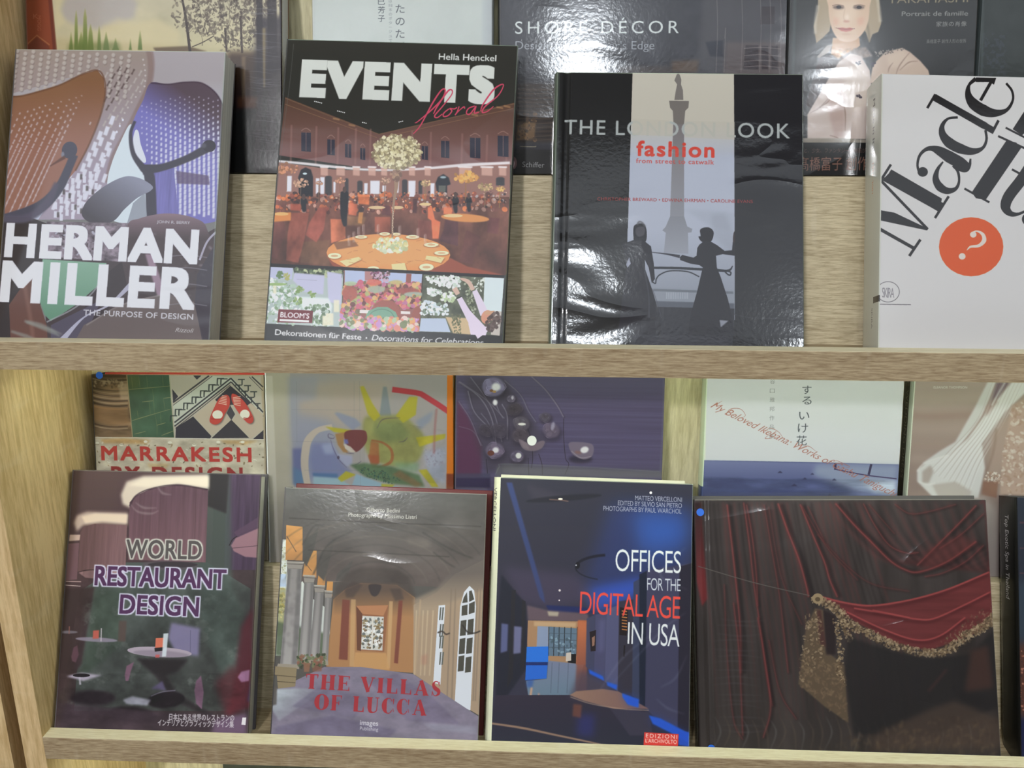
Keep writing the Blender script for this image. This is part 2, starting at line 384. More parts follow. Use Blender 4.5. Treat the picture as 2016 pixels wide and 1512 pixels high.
def didone(sh, word, p0, p1, cap, col, a=1, thin=.13, thick=.30, gap=.22, blur=0):
    """high-contrast serif capitals drawn from strokes; widths in cap units"""
    W = {'T': .86, 'H': .98, 'E': .80, 'V': .92, 'I': .40, 'L': .76, 'A': .95, 'S': .62, 'O': .95, 'F': .74, 'U': .9, 'C': .86, ' ': .62}
    tk, tn = thick, thin * .45; sr = .10
    def glyph(c):
        w = W[c]; q = []
        def st(pts, ws, sm=False):
            p = np.array(pts, float); ws = np.broadcast_to(np.array(ws, float), (len(p),))
            if sm: r = spline(p); ws = np.interp(np.linspace(0, len(p) - 1, len(r)), np.arange(len(p)), ws); p = r
            elif len(p) == 2: ws = np.linspace(ws[0], ws[1], 3); p = np.linspace(p[0], p[1], 3)
            q.append(ribbon(p, ws))
        sf = lambda x, y, l: st([(x - l / 2, y), (x + l / 2, y)], tn)
        v = lambda x, wd=tk, y0=0, y1=1: st([(x, y0), (x, y1)], wd)
        if c == 'T': v(w / 2); sf(w / 2, .02, .42); st([(.02, .97), (w - .02, .97)], .08); st([(.04, .72), (.03, .98)], [.02, .10]); st([(w - .04, .72), (w - .03, .98)], [.02, .10])
        elif c == 'H': v(.2); v(w - .2); st([(.2, .5), (w - .2, .5)], tn); [sf(x, y, .42) for x in (.2, w - .2) for y in (.02, .98)]
        elif c in 'EF':
            v(.2); sf(.14, .98, .3); sf(.16, .02, .36); st([(.2, .97), (w - .05, .97)], .06); st([(w - .04, .74), (w - .04, 1)], [.02, .10]); st([(.2, .5), (w - .2, .5)], tn); st([(w - .2, .36), (w - .2, .64)], .05)
            if c == 'E': st([(.2, .03), (w - .03, .03)], .06); st([(w - .02, .28), (w - .03, 0)], [.02, .10])
        elif c == 'L': v(.2); sf(.2, .98, .42); st([(.05, .03), (w - .03, .03)], .06); st([(w - .02, .36), (w - .04, 0)], [.02, .12])
        elif c == 'I': v(w / 2); sf(w / 2, .02, .4); sf(w / 2, .98, .4)
        elif c == 'V': st([(.12, 1), (w * .54, 0)], [tk, tk * .8]); st([(w - .12, 1), (w * .54, 0)], tn * 1.2); sf(.14, .98, .4); sf(w - .12, .98, .28)
        elif c == 'A': st([(w * .46, 1), (w - .14, 0)], [tk * .8, tk]); st([(w * .46, 1), (.12, 0)], tn * 1.2); st([(.24, .32), (w - .28, .32)], tn); sf(w - .15, .02, .4); sf(.13, .02, .28)
        elif c == 'U': v(.2, tk, .3); st([(.2, .32), (.26, .08), (w * .5, .0), (w - .22, .1), (w - .17, .34), (w - .17, 1)], [tk, tk * .7, .08, .06, .06, .06], True); sf(.2, .98, .42); sf(w - .17, .98, .28)
        elif c in 'OC':
            t = np.linspace(0, 2 * np.pi, 33) if c == 'O' else np.linspace(.65, 2 * np.pi - .6, 33)
            p = np.stack([w * .5 + (w * .5 - tk * .42) * np.cos(t), .5 + .5 * np.sin(t)], -1)
            wd = .04 + tk * 1.05 * np.abs(np.cos(t)) ** 1.6
            if c == 'C': wd = np.where(np.cos(t) > 0, .05, wd)
            q.append(ribbon(p, wd))
            if c == 'C': st([(w - .09, .98), (w - .09, .62)], [.10, .03]); st([(w - .06, .12), (w - .1, .34)], .04)
        elif c == 'S': st([(w - .1, .78), (w * .72, .96), (w * .42, .98), (.14, .8), (.2, .62), (w * .5, .5), (w * .82, .36), (w * .84, .16), (w * .55, .02), (.2, .06), (.1, .26)], [.03, .05, .06, .17, .24, .28, .26, .18, .06, .05, .04], True); st([(w - .08, .98), (w - .08, .68)], [.06, .03]); st([(.08, .02), (.08, .34)], [.06, .03])
        return w, q
    x = 0; polys = []
    for ch in word:
        w, q = glyph(ch); polys += [p + np.array([x, 0]) for p in q]; x += w + (gap if ch != ' ' else 0)
    tot = x - gap; A, B = sh.m([p0])[0], sh.m([p1])[0]; ex = B - A; ln = np.hypot(*ex); ex /= ln; ey = np.array([ex[1], -ex[0]]); sx = ln / tot; sy = sh.px(cap)
    out = []
    for p in polys:
        q = A + p[:, :1] * sx * ex + p[:, 1:] * sy * ey
        if np.sum(q[:, 0] * np.roll(q[:, 1], -1) - q[:, 1] * np.roll(q[:, 0], -1)) < 0: q = q[::-1]
        out.append(q)
    for q in out:
        cov, b = sh.mask([q], sh.px(blur)); sh.put(cov, b, col, a)
# ------------------------------------------------------------------ cover art (print, some film glints and reflections painted in), one function per book
WH = (228, 230, 236)
def art_hm(s):
    s.fr(0, 90, 4.383)
    s.G([(-200, -60), (2200, -60), (2200, 1500), (-200, 1500)], (172, 164, 168), (196, 206, 228), (0, 300), (0, 900))  # film reflection painted in, warm above and bluish below, also in the shell
    slot = (222, 224, 240)
    shell = [(20, -60), (1270, -20), (1310, 80), (1322, 200), (1300, 340), (1230, 500), (1150, 650), (1060, 830), (980, 1000), (935, 1160), (900, 1500), (330, 1500), (600, 1100), (760, 860), (880, 560), (912, 330), (860, 200), (40, 430)]
    s.G(shell, (160, 144, 136), (168, 156, 176), (0, 100), (0, 1100))
    s.L((140, 116, 112), [(1275, -30), (1305, 150), (1285, 340), (1200, 520), (1080, 760), (980, 960), (920, 1180)], [60, 60, 50, 40, 40, 50, 50], .7, 6)
    d = [(150 + i * 69 - j * 5, 45 + j * 44 + i * 3 + (i % 2) * 20) for i in range(15) for j in range(9) if not (j * 44 + 45 > 395 - max(0, i - 3) * 33 and i < 12)]
    s.many((118, 104, 100), [(x + 4, y + 9) for x, y in d], 17, 17, a=.55, blur=3); s.many((196, 186, 180), d, 17, 19, a=.8, blur=3)
    for j in range(9):                                     # slots running down the right-hand band
        for i in range(6):
            x, y = 960 + i * 62 - j * 44, 190 + j * 62 + i * 12
            if x > 1240 - max(0, j - 2) * 18 or x < 890: continue
            s.L((92, 76, 74) if 1 <= i <= 3 else (190, 180, 176), [(x + 14, y - 24), (x - 10, y + 22)], [18, 10, 18], .8, 2)
    s.many((200, 190, 190), [(1235 + 20 * math.sin(k * .5) - max(0, k - 5) * 28, 120 + k * 46) for k in range(13)], 9, a=.8)
    for j in range(9):                                     # white slots of the lower part
        for i in range(9):
            x, y = 850 + i * 58 - j * 48, 640 + j * 92 + (i % 2) * 40
            if x > 1010 - j * 22 or x < 900 - j * 68 + 10 or x < 450: continue
            s.L(slot, [(x + 14, y - 34), (x - 12, y + 40)], 36 - j, .95, 1.5)
    for j in range(10): s.many(slot, [(1060 - j * 26, 640 + j * 52)], 9, 12)
    for i in range(8):
        for j in range(5):
            x, y = 480 + i * 50, 1160 + j * 74 + (i % 2) * 34 - i * 8
            s.L(slot, [(x, y - 28), (x - 2, y + 28)], 28, .95, 1)
            if (i * 3 + j * 5) % 4 == 0: s.L((84, 78, 76), [(x + 22, y - 20), (x + 20, y + 24)], 20, .8, 1.5)
    br = [(20, 440), (200, 430), (500, 345), (700, 250), (840, 210), (895, 280), (908, 420), (865, 610), (770, 850), (650, 1080), (470, 1300), (270, 1500), (-100, 1500), (-60, 900)]
    s.G(br, (138, 96, 64), (160, 112, 96), (0, 300), (0, 900), sm=False)
    s.L((112, 76, 56), [(60, 437), (200, 430), (500, 345), (700, 250), (840, 212), (898, 285), (908, 420), (865, 610), (770, 850), (650, 1080)], 14, .8, 3)
    ds = {}
    for j in range(24):                                    # woven perforations
        for i in range(15):
            x = 705 - i * 60 - j * 24 + 14 * math.sin(i); y = 432 + i * 17 + j * 52
            if x < -60: x += 900
            if x > 840 - max(0, y - 600) * .75 or y > 1440: continue
            ln = min(60, max(6, (y - 400) * .085)); wd = 15 if y < 900 else 13
            ang = .45
            s.L((204, 190, 196), [(x + ln * .25, y - ln * .5), (x - ln * .25, y + ln * .5)], [wd, wd * .6, wd] if ln > 14 else wd * .9, .85, 1.5)
    gy = (84, 84, 100)
    s.L(gy, [(640, 940), (590, 1060), (520, 1210), (400, 1350), (250, 1440), (0, 1520)], [70, 70, 80, 95, 110, 110], 1, 3)
    s.E(gy, 600, 900, 66, 74, .3); s.E((130, 132, 150), 542, 940, 14, 26, blur=4); s.L((96, 66, 60), [(560, 960), (430, 1040)], [30, 8], .8, 3)
    s.P((216, 230, 244), [(1110, 690), (1140, 700), (1120, 850), (1160, 960), (1230, 1090), (1290, 1260), (1290, 1500), (960, 1500), (925, 1200), (965, 1010), (1040, 830)], sm=True)
    bl = [(1300, 322), (1450, 332), (1600, 314), (1750, 325), (1880, 430), (1945, 600), (1956, 800), (1935, 1150), (1900, 1500), (1330, 1500), (1310, 1120), (1200, 1020), (1135, 900), (1125, 740), (1170, 600), (1235, 470)]
    s.G(bl, (94, 78, 88), (122, 118, 196), (1700, 480), (1500, 760), sm=True)  # darker top, bluer below: part print, part reflection painted in
    s.L((70, 56, 70), [(1300, 322), (1450, 332), (1600, 314), (1750, 325), (1880, 430), (1945, 600), (1953, 760)], 10, .8, 2)
    for j in range(22):
        for i in range(17):
            x, y = 1225 + i * 41 + (j > 5) * 3, 520 + j * 47 - 95 * math.sin(i / 17 * 2.4) + (i % 2) * 20 + i * 1.5
            if y < 420 or y > 1500 or x > 1900: continue
            if x < 1500 and y > 1040 + (1500 - x) * -.1: continue
            if x < 1200 + max(0, y - 700) * .32: continue
            big = min(1, max(0, (y - 480) / 500)) * min(1, (x - 1150) / 350)
            s.L((205, 202, 226) if y < 640 else slot, [(x + 2, y - 5 - 17 * big), (x - 2, y + 5 + 17 * big)], 8 + 13 * big, .92, 1.5)
    s.P((120, 116, 186), [(1310, 1105), (1500, 1060), (1545, 1500), (1330, 1500)]); s.N(.10, 3, 60, [(1310, 1105), (1500, 1060), (1545, 1500), (1330, 1500)])
    s.P((104, 88, 120), [(1520, 1080), (1800, 1120), (1810, 1200), (1530, 1190)], .8, 4)
    s.P((222, 228, 244), [(1165, 735), (1195, 740), (1215, 850), (1260, 980), (1240, 1010), (1180, 950), (1145, 850)], sm=True)
    dk = (76, 74, 86)
    s.L(dk, [(1165, 650), (1128, 760), (1150, 930), (1230, 1050), (1290, 1130), (1310, 1500)], [24, 30, 40, 60, 90, 90], 1, 2)
    s.L(dk, [(1230, 1070), (1400, 1050), (1600, 980), (1760, 900), (1830, 860)], [90, 62, 60, 70, 80], 1, 2); s.E((66, 64, 74), 1805, 865, 58, 52); s.E((92, 90, 102), 1760, 862, 22, blur=5)
    s.fr(0, 0, 1)
    s.G([(161, 422), (168, 400), (190, 378), (220, 358), (250, 347), (278, 352), (300, 366), (296, 376), (270, 390), (245, 412), (225, 434), (200, 441), (175, 437)], (146, 150, 172), (84, 80, 88), (260, 350), (200, 440), sm=True)
    s.P((150, 158, 172), [(250, 440), (262, 400), (285, 380), (290, 430)], .9)
    s.P((66, 60, 62), [(-30, 425), (60, 428), (92, 440), (95, 520), (60, 700), (-30, 700)])
    s.L((96, 92, 112), [(-20, 428), (50, 430), (92, 400), (112, 360)], [14, 16, 16, 10], .9, 2)
    s.P((128, 116, 128), [(92, 436), (300, 440), (290, 520), (90, 515)]); s.N(.5, 10, 8, [(92, 436), (300, 440), (290, 520), (90, 515)])
    s.blobs([(95, 440), (190, 440), (185, 510), (92, 508)], 60, [(190, 190, 210), (80, 70, 74), (160, 150, 165)], 2, 5, .8, .5)
    s.P((80, 70, 74), [(90, 505), (300, 520), (440, 440), (440, 700), (90, 700)])
    s.G([(250, 450), (275, 430), (330, 420), (385, 430), (408, 452), (412, 520), (250, 560)], (146, 122, 134), (84, 72, 76), (330, 420), (330, 470), sm=True)
    s.blobs([(300, 450), (430, 470), (415, 600), (310, 560)], 46, [(110, 96, 100), (60, 54, 60), (150, 140, 150)], 2, 5, .6, .4, 1)
    s.P((178, 148, 172), [(286, 500), (300, 500), (330, 590), (312, 590)], .8, 1); s.P((70, 62, 66), [(180, 560), (240, 515), (250, 560), (190, 640), (150, 660)])
    s.G([(84, 510), (210, 518), (190, 565), (150, 600), (100, 632), (88, 620), (74, 580)], (134, 178, 154), (104, 152, 126), (100, 520), (100, 630), sm=False)
    s.L((164, 170, 176), [(92, 634), (150, 604), (190, 566), (206, 522)], 3, .7)
    s.P((112, 78, 70), [(18, 600), (60, 540), (92, 640), (96, 700), (22, 700)]); s.L((150, 110, 96), [(48, 560), (62, 640), (66, 690)], 8, .5, 2)
    s.P((92, 86, 104), [(100, 640), (200, 590), (150, 700), (100, 700)])
    s.P((114, 102, 102), [(132, 700), (165, 640), (240, 600), (330, 578), (382, 594), (408, 700)]); s.L((150, 140, 140), [(170, 640), (240, 600), (330, 578)], 3, .7)
    s.L((190, 190, 214), [(120, 672), (165, 625), (215, 600), (258, 560)], [12, 3, 4, 10], .9)
    s.L((185, 182, 205), [(430, 452), (408, 476), (393, 512)], 4, .9); s.P((70, 66, 78), [(388, 540), (430, 470), (430, 700), (404, 700), (384, 600)], .8)
    for y in (505, 530, 562, 600): s.L((150, 148, 160), [(330, y), (370, y - 3), (408, y + 2)], 2, .5)
    for p in ([(48, 632), (80, 640), (122, 658)], [(22, 652), (52, 662), (70, 668)], [(52, 634), (100, 652), (118, 662)]): s.L((150, 156, 150), p, [5, 8, 2], .6, 1)
    s.fr(0, 400, 4.582)
    w = (232, 234, 248)
    s.TT('HERMAN', (34, 486), (1778, 553), 306, w, .042, 1.06); s.TT('MILLER', (-8, 890), (1752, 965), 368, w, .04, 1.1)
    s.TT('THE PURPOSE OF DESIGN', (750, 1010), (1742, 1052), 50, (214, 214, 224), .022, 1.05)
    s.TT('JOHN R. BERRY', (1415, 180), (1715, 190), 26, (200, 200, 210), .02); s.TT('Rizzoli', (1580, 1160), (1735, 1168), 36, (200, 196, 200), 0, 1, .4)

def art_events(s):
    s.fr(530, 320, 4.2)
    s.a[:] = np.array((46, 45, 40)) / 255.
    F = s.fr
    F(500, 70, 2.439)
    wall = [(150, 295), (600, 472), (1250, 322), (1238, 620), (1000, 635), (620, 650), (120, 575)]
    s.G(wall, (84, 58, 44), (124, 86, 84), (0, 320), (0, 600))
    s.L((110, 82, 60), [(150, 300), (380, 392), (600, 474), (900, 405), (1250, 328)], 5, .8, sm=False); s.L((140, 104, 70), [(150, 330), (370, 410), (590, 490)], 3, .6, sm=False); s.L((140, 104, 70), [(610, 490), (900, 425), (1245, 350)], 3, .6, sm=False)
    for x, y in ((395, 400), (470, 430), (1180, 345), (1215, 340), (1060, 380)): s.P((176, 130, 80), [(x - 16, y - 6), (x + 16, y), (x + 16, y + 8), (x - 16, y + 2)], .6, 1)
    for x in (180, 300, 405, 490, 560, 760, 850, 1000, 1120, 1215): s.L((150, 106, 98), [(x, 330 + (600 - x) * -.05 + 120), (x - 4, 620)], 9, .5, 1)
    for x, wd, y0 in ((250, 46, 465), (370, 36, 498), (452, 30, 520), (522, 24, 540), (820, 30, 530), (918, 40, 505), (1062, 50, 490), (1196, 52, 480)):
        s.P((52, 52, 66), [(x - wd / 2, y0), (x + wd / 2, y0 + 2), (x + wd / 2, y0 + wd * 1.6 + 20), (x - wd / 2, y0 + wd * 1.6 + 16)]); s.L((140, 104, 96), [(x, y0), (x, y0 + wd * 1.6 + 15)], 3, .8)
        s.L((150, 112, 100), [(x - wd / 2, y0 - 8), (x, y0 - 20), (x + wd / 2, y0 - 6)], 4, .7)
    s.P((26, 24, 24), [(100, 250), (150, 292), (118, 575), (60, 560)], .0)
    for i, (x, y) in enumerate(((310, 320), (420, 366), (540, 421), (715, 419))):
        for k in range(5 if i < 2 else 3): s.E((220, 220, 220), x - 18 + k * 8, y - 4 + k * (2 if i != 3 else -2), 3.4, 2.4)
    F(530, 320, 4.2)
    hall = [(70, -5), (500, 55), (950, 75), (1500, 40), (1990, -10), (1990, 300), (0, 330)]
    s.P((146, 100, 88), hall)
    s.L((226, 220, 222), [(75, -12), (300, 10), (600, 42), (900, 62), (1250, 52), (1600, 22), (1990, 2)], [18, 22, 22, 18, 18, 26, 22], .9, 2)
    r = s.rng
    for x, w_ in ((455, 60), (590, 70), (720, 56), (850, 60), (950, 50), (1180, 50), (1310, 50), (1620, 100), (1800, 90), (1930, 60)):
        s.P((208, 160, 142), [(x - w_ / 2, 30), (x + w_ / 2, 34), (x + w_ / 2, 110), (x - w_ / 2, 105)], .8, 3); s.L((236, 232, 236), [(x - w_ * .6, 36), (x + w_ * .6, 38)], 12, .9, 2)
    for x, w_, y0, y1 in ((165, 44, 110, 240), (440, 36, 120, 260), (540, 20, 160, 250), (800, 30, 170, 260), (875, 80, 150, 260), (950, 30, 190, 260), (1060, 26, 150, 250), (1180, 60, 150, 290), (1350, 34, 170, 290), (400, 30, 130, 260)):
        s.P((222, 226, 240), [(x - w_ / 2, y0), (x + w_ / 2, y0), (x + w_ / 2 - 4, y1), (x - w_ / 2, y1)], .9, 3)
    for x, w_, y0, y1 in ((490, 56, 110, 270), (750, 44, 150, 260), (1120, 44, 140, 280), (1250, 30, 150, 260), (640, 30, 130, 250), (1910, 70, 120, 190)):
        s.P((52, 54, 60), [(x - w_ / 2, y0 + 10), (x - w_ / 4, y0), (x + w_ / 4, y0), (x + w_ / 2, y0 + 10), (x + w_ / 2, y1), (x - w_ / 2, y1)], .9, 2)
    s.P((30, 32, 40), [(240, 120), (262, 60), (300, 40), (345, 60), (362, 120), (360, 390), (250, 390)], 1, 2); s.E((190, 210, 214), 295, 92, 18, 9)
    s.P((36, 40, 48), [(1375, 170), (1395, 120), (1440, 95), (1485, 125), (1500, 180), (1470, 190), (1470, 280), (1390, 280)], 1, 2); s.E((150, 170, 176), 1438, 122, 26, 10, blur=3); s.P((90, 92, 84), [(1400, 190), (1460, 190), (1456, 280), (1400, 280)])
    floor = [(30, 280), (1985, 285), (1975, 900), (1945, 940), (600, 890), (10, 865)]
    s.G(floor, (120, 74, 60), (92, 52, 40), (0, 300), (0, 860))
    s.blobs([(60, 255), (1960, 255), (1960, 400), (60, 420)], 330, [(196, 96, 46), (150, 70, 52), (84, 50, 46), (230, 120, 50), (120, 70, 60), (200, 150, 130), (60, 44, 44), (170, 84, 60)], 6, 26, .8, .8, 1)
    s.blobs([(480, 240), (1960, 240), (1960, 330), (480, 330)], 160, [(226, 190, 160), (90, 60, 60), (60, 50, 56), (220, 120, 60), (180, 170, 170)], 4, 12, .8, .9, 1)
    s.P((150, 104, 66), [(640, 440), (800, 450), (780, 520), (640, 520)], .8, 6); s.P((112, 76, 52), [(250, 660), (500, 640), (500, 860), (260, 830)], .8, 6)
    ch = [((505, 465), (628, 470), (632, 628), (512, 668), (202, 106, 64)), ((872, 448), (1004, 450), (1004, 580), (872, 575), (168, 84, 58)), ((180, 415), (330, 415), (290, 640), (240, 830), (140, 810), (150, 600), (160, 80, 60)),
          ((410, 370), (478, 368), (450, 560), (390, 660), (300, 600), (330, 500), (150, 72, 56)), ((1232, 470), (1345, 485), (1345, 640), (1225, 600), (124, 66, 56)), ((1462, 430), (1562, 434), (1560, 690), (1400, 650), (1440, 560), (86, 50, 54)),
          ((1810, 455), (1905, 460), (1890, 590), (1800, 580), (104, 56, 54)), ((1630, 560), (1745, 610), (1680, 840), (1570, 820), (98, 54, 48)), ((655, 330), (730, 345), (720, 440), (655, 430), (206, 100, 60)), ((940, 355), (1004, 358), (1000, 440), (930, 430), (98, 54, 56)),
          ((1445, 368), (1510, 370), (1508, 430), (1440, 425), (228, 112, 62)), ((1310, 368), (1345, 368), (1370, 470), (1415, 490), (1400, 630), (1350, 630), (1340, 480), (1310, 460), (220, 104, 56)), ((175, 340), (262, 342), (262, 400), (175, 395), (190, 84, 56)),
          ((735, 265), (830, 265), (826, 350), (735, 340), (236, 118, 50)), ((1190, 300), (1225, 300), (1220, 420), (1185, 415), (80, 48, 50)), ((20, 500), (120, 490), (140, 560), (60, 800), (20, 780), (108, 60, 52)), ((740, 410), (778, 412), (765, 505), (732, 500), (226, 148, 66))]
    for c in ch: s.P(c[-1], c[:-1], .92, 1.5)
    s.N(.4, 30, 40, floor)
    s.P((214, 128, 46), [(35, 415), (180, 412), (178, 480), (30, 490)], 1, 2); s.E((230, 170, 90), 100, 425, 60, 14)
    s.E((220, 140, 60), 1620, 458, 200, 34, .06, .95, 2); s.E((226, 190, 130), 1520, 440, 80, 14); s.E((214, 180, 130), 890, 372, 70, 14); s.E((214, 180, 130), 1060, 372, 50, 14); s.E((220, 190, 130), 1290, 345, 50, 12)
    for x, y0, y1, w_ in ((622, 190, 520, 70), (1540, 235, 410, 60), (1650, 240, 400, 56), (285, 250, 400, 70)):
        s.P((32, 30, 38), [(x - w_ * .5, y0 + 80), (x - w_ * .3, y0 + 50), (x + w_ * .3, y0 + 50), (x + w_ * .5, y0 + 90), (x + w_ * .3, y1 - 60), (x + w_ * .25, y1), (x - w_ * .15, y1), (x - w_ * .45, y1 - 90)], 1, 2, sm=True); s.E((80, 60, 54), x, y0 + 34, w_ * .22, 26)
    for x, y, r_, c in ((150, 50, 85, (184, 122, 84)), (265, 170, 62, (180, 138, 110)), (590, 150, 46, (190, 132, 100)), (960, 150, 46, (176, 136, 112)), (1295, 170, 44, (190, 158, 110)), (1630, 120, 95, (214, 150, 66)), (1790, 200, 60, (180, 150, 100)), (1910, 215, 40, (206, 160, 80)), (415, 170, 30, (170, 120, 90))):
        s.blobs(s.ell(x, y, r_, r_ * .55), 40, [c, [v * .8 for v in c], [min(255, v * 1.18) for v in c]], r_ * .1, r_ * .25, .85, .8, 1); s.L([v * .7 for v in c], [(x - 4, y + r_ * .5), (x - 8, y + r_ * .5 + 140)], 8, .7, 1)
    # big round table in front
    s.P((150, 70, 44), [(468, 760), (520, 850), (620, 905), (900, 930), (1490, 930), (1940, 930), (1640, 860), (1500, 790)], 1, 2)
    s.E((226, 142, 66), 985, 755, 512, 165, .02); s.E((236, 164, 92), 985, 740, 430, 120, .02, .5, 20)
    s.E((186, 104, 50), 985, 765, 516, 168, .02, 0)
    for x, y, rx, ry in ((540, 772, 55, 24), (1425, 748, 60, 18), (1300, 865, 60, 30), (860, 878, 50, 20), (955, 590, 44, 14), (1185, 615, 55, 16), (760, 615, 50, 14), (1340, 680, 60, 18), (1050, 592, 36, 12)):
        s.E((150, 92, 50), x, y + 5, rx * 1.12, ry * 1.12, a=.7, blur=2); s.E((238, 220, 176), x, y, rx, ry); s.E((206, 160, 110), x, y, rx * .55, ry * .35)
    for p in ([(580, 815), (740, 780), (765, 800), (640, 860)], [(1300, 770), (1450, 785), (1420, 830), (1290, 800)], [(1010, 840), (1120, 830), (1140, 900), (1020, 900)]): s.P((150, 92, 50), np.array(p) + 8, .6, 2); s.P((238, 206, 140), p)
    s.P((120, 78, 56), [(530, 660), (700, 640), (740, 690), (560, 720)], .8, 4)
    for k in range(34):
        x, y = 560 + r.rand() * 860, 650 + r.rand() * 220; s.L((150, 92, 54), [(x, y), (x + 30 + 30 * r.rand(), y - 20 + 40 * r.rand())], 4, .5, 1)
    for x, y in ((700, 620), (740, 580), (780, 560), (900, 560), (1080, 570), (1230, 590), (660, 650), (1290, 640)): s.L((200, 170, 160), [(x, y - 50), (x, y + 40)], 22, .35, 3); s.L((240, 236, 236), [(x - 8, y - 40), (x - 8, y + 10)], 3, .5)
    s.L((156, 124, 100), [(1018, 620), (1020, 480), (1030, 330), (1050, 200), (1050, 60)], [14, 14, 18, 30, 50], 1, 1); s.many((214, 196, 170), [(1016 + r.rand() * 10, 380 + k * 14) for k in range(15)], 4)
    s.blobs(s.ell(1000, 685, 140, 62), 150, [(226, 222, 170), (200, 206, 170), (236, 240, 226), (180, 190, 140), (214, 200, 130)], 8, 24, .85, .8, 1)
    F(500, 70, 2.439)
    s.blobs([(640, 590), (730, 600), (700, 690), (660, 700)], 50, [(150, 116, 100), (176, 140, 110), (120, 92, 80)], 4, 14, .8)
    cc = s.ell(685, 565, 112, 78)
    s.P((150, 136, 104), cc, .9, 4, sm=True); s.blobs(s.ell(685, 560, 122, 84), 420, [(196, 184, 136), (214, 204, 160), (160, 146, 108), (132, 120, 92), (226, 218, 180)], 4, 11, .85, .8, .6)
    # panels
    F(500, 520, 4.032)
    s.P((34, 32, 34), [(100, -8), (1990, 88), (1985, 120), (100, 22)])
    s.P((34, 34, 34), [(60, 0), (110, 20), (60, 480), (40, 480)]); s.P((46, 47, 50), [(40, 470), (1990, 565), (1990, 760), (20, 700)])
    a = [(112, 22), (710, 48), (690, 500), (70, 470)]
    s.P((170, 184, 182), a); s.P((180, 184, 214), [(112, 22), (310, 30), (300, 120), (110, 110)])
    s.P((60, 70, 56), [(310, 30), (710, 48), (700, 110), (320, 80)]); s.blobs([(320, 35), (705, 50), (690, 110), (330, 80)], 60, [(190, 200, 150), (90, 110, 80), (150, 160, 120)], 6, 20, .9)
    for p in ([(320, 70), (560, 90), (550, 240), (400, 220), (310, 130)], [(580, 60), (700, 80), (690, 320), (590, 300)], [(340, 120), (500, 130), (490, 230), (380, 210)]): s.P((186, 186, 214), p, 1, 3); s.L((160, 160, 190), [p[0], p[1]], 6, .7)
    s.blobs([(90, 100), (330, 170), (380, 330), (330, 480), (76, 460)], 300, [(214, 224, 222), (150, 176, 146), (120, 150, 110), (230, 236, 240), (170, 196, 176)], 6, 20, .85, .8, 1)
    s.blobs(s.ell(205, 85, 30, 24), 18, [(96, 128, 80)], 8, 14); s.blobs(s.ell(262, 98, 26, 26), 14, [(170, 170, 90)], 8, 14); s.E((150, 180, 110), 180, 160, 80, 12)
    s.P((222, 236, 230), [(370, 260), (590, 270), (620, 330), (600, 490), (470, 480), (380, 340)], .9, 4); s.blobs([(400, 330), (590, 320), (610, 490), (450, 490)], 90, [(104, 130, 96), (130, 156, 120), (84, 108, 84), (200, 214, 206)], 8, 20, .8)
    for x, y in ((365, 205), (345, 290), (455, 240)): s.blobs(s.ell(x, y, 34, 26), 16, [(120, 150, 84), (150, 176, 110)], 8, 14)
    for x, y, w_, h_ in ((165, 210, 26, 40), (655, 345, 44, 60), (600, 450, 60, 60), (560, 460, 34, 50)): s.P((226, 220, 190), [(x - w_ / 2, y - h_), (x + w_ / 2, y - h_), (x + w_ / 2, y + h_ * .6), (x - w_ / 2, y + h_ * .6)], .9, 3)
    s.P((112, 36, 46), [(195, 358), (468, 370), (462, 468), (185, 462)]); s.TT("BLOOM'S", (207, 422), (438, 434), 42, WH, .03); s.P(WH, [(204, 436), (438, 446), (436, 462), (202, 452)])
    b_ = [(718, 48), (1336, 80), (1308, 532), (690, 502)]
    s.P((150, 92, 84), b_); s.P((172, 184, 216), [(720, 48), (1336, 80), (1330, 150), (720, 150)]); s.P((176, 120, 116), [(880, 56), (950, 58), (950, 130), (880, 130)]); s.P((150, 84, 74), [(1210, 76), (1250, 78), (1245, 150), (1205, 150)])
    s.blobs([(925, 60), (1080, 66), (1060, 130), (940, 130)], 50, [(130, 70, 100), (90, 70, 66), (200, 160, 180)], 8, 18, .9)
    fl = [(206, 96, 84), (214, 120, 120), (226, 150, 84), (170, 176, 110), (200, 90, 120), (120, 110, 80), (222, 180, 110), (190, 110, 150), (110, 60, 66)]
    s.blobs([(720, 140), (1330, 150), (1320, 330), (700, 420)], 430, fl, 10, 26, .9); 
    for x, y, rx, ry, c in ((760, 230, 60, 60, (170, 84, 74)), (1225, 215, 90, 26, (160, 80, 72)), (970, 200, 70, 28, (160, 170, 150)), (765, 155, 50, 18, (170, 190, 150)), (1130, 145, 50, 18, (196, 176, 110)), (1270, 240, 80, 20, (160, 176, 160)), (950, 145, 60, 26, (214, 100, 80))): s.E(c, x, y, rx, ry, 0, .9, 2)
    s.blobs([(720, 290), (1320, 250), (1320, 330), (700, 400)], 200, fl, 10, 24, .9)
    s.P((158, 84, 72), [(930, 360), (960, 310), (1020, 284), (1100, 290), (1155, 340), (1170, 430), (940, 430)], 1, 2); s.P((156, 84, 72), [(1250, 400), (1280, 340), (1330, 320), (1320, 470), (1260, 450)], .9)
    s.P((226, 214, 210), [(840, 362), (930, 366), (920, 392), (838, 388)]); s.P((226, 214, 210), [(1165, 372), (1240, 376), (1240, 398), (1165, 396)])
    s.P((112, 160, 134), [(880, 430), (910, 370), (980, 340), (1060, 340), (1125, 380), (1150, 440)]); s.L((84, 128, 108), [(912, 425), (940, 380), (1010, 358), (1080, 376), (1120, 430)], 7, .8)
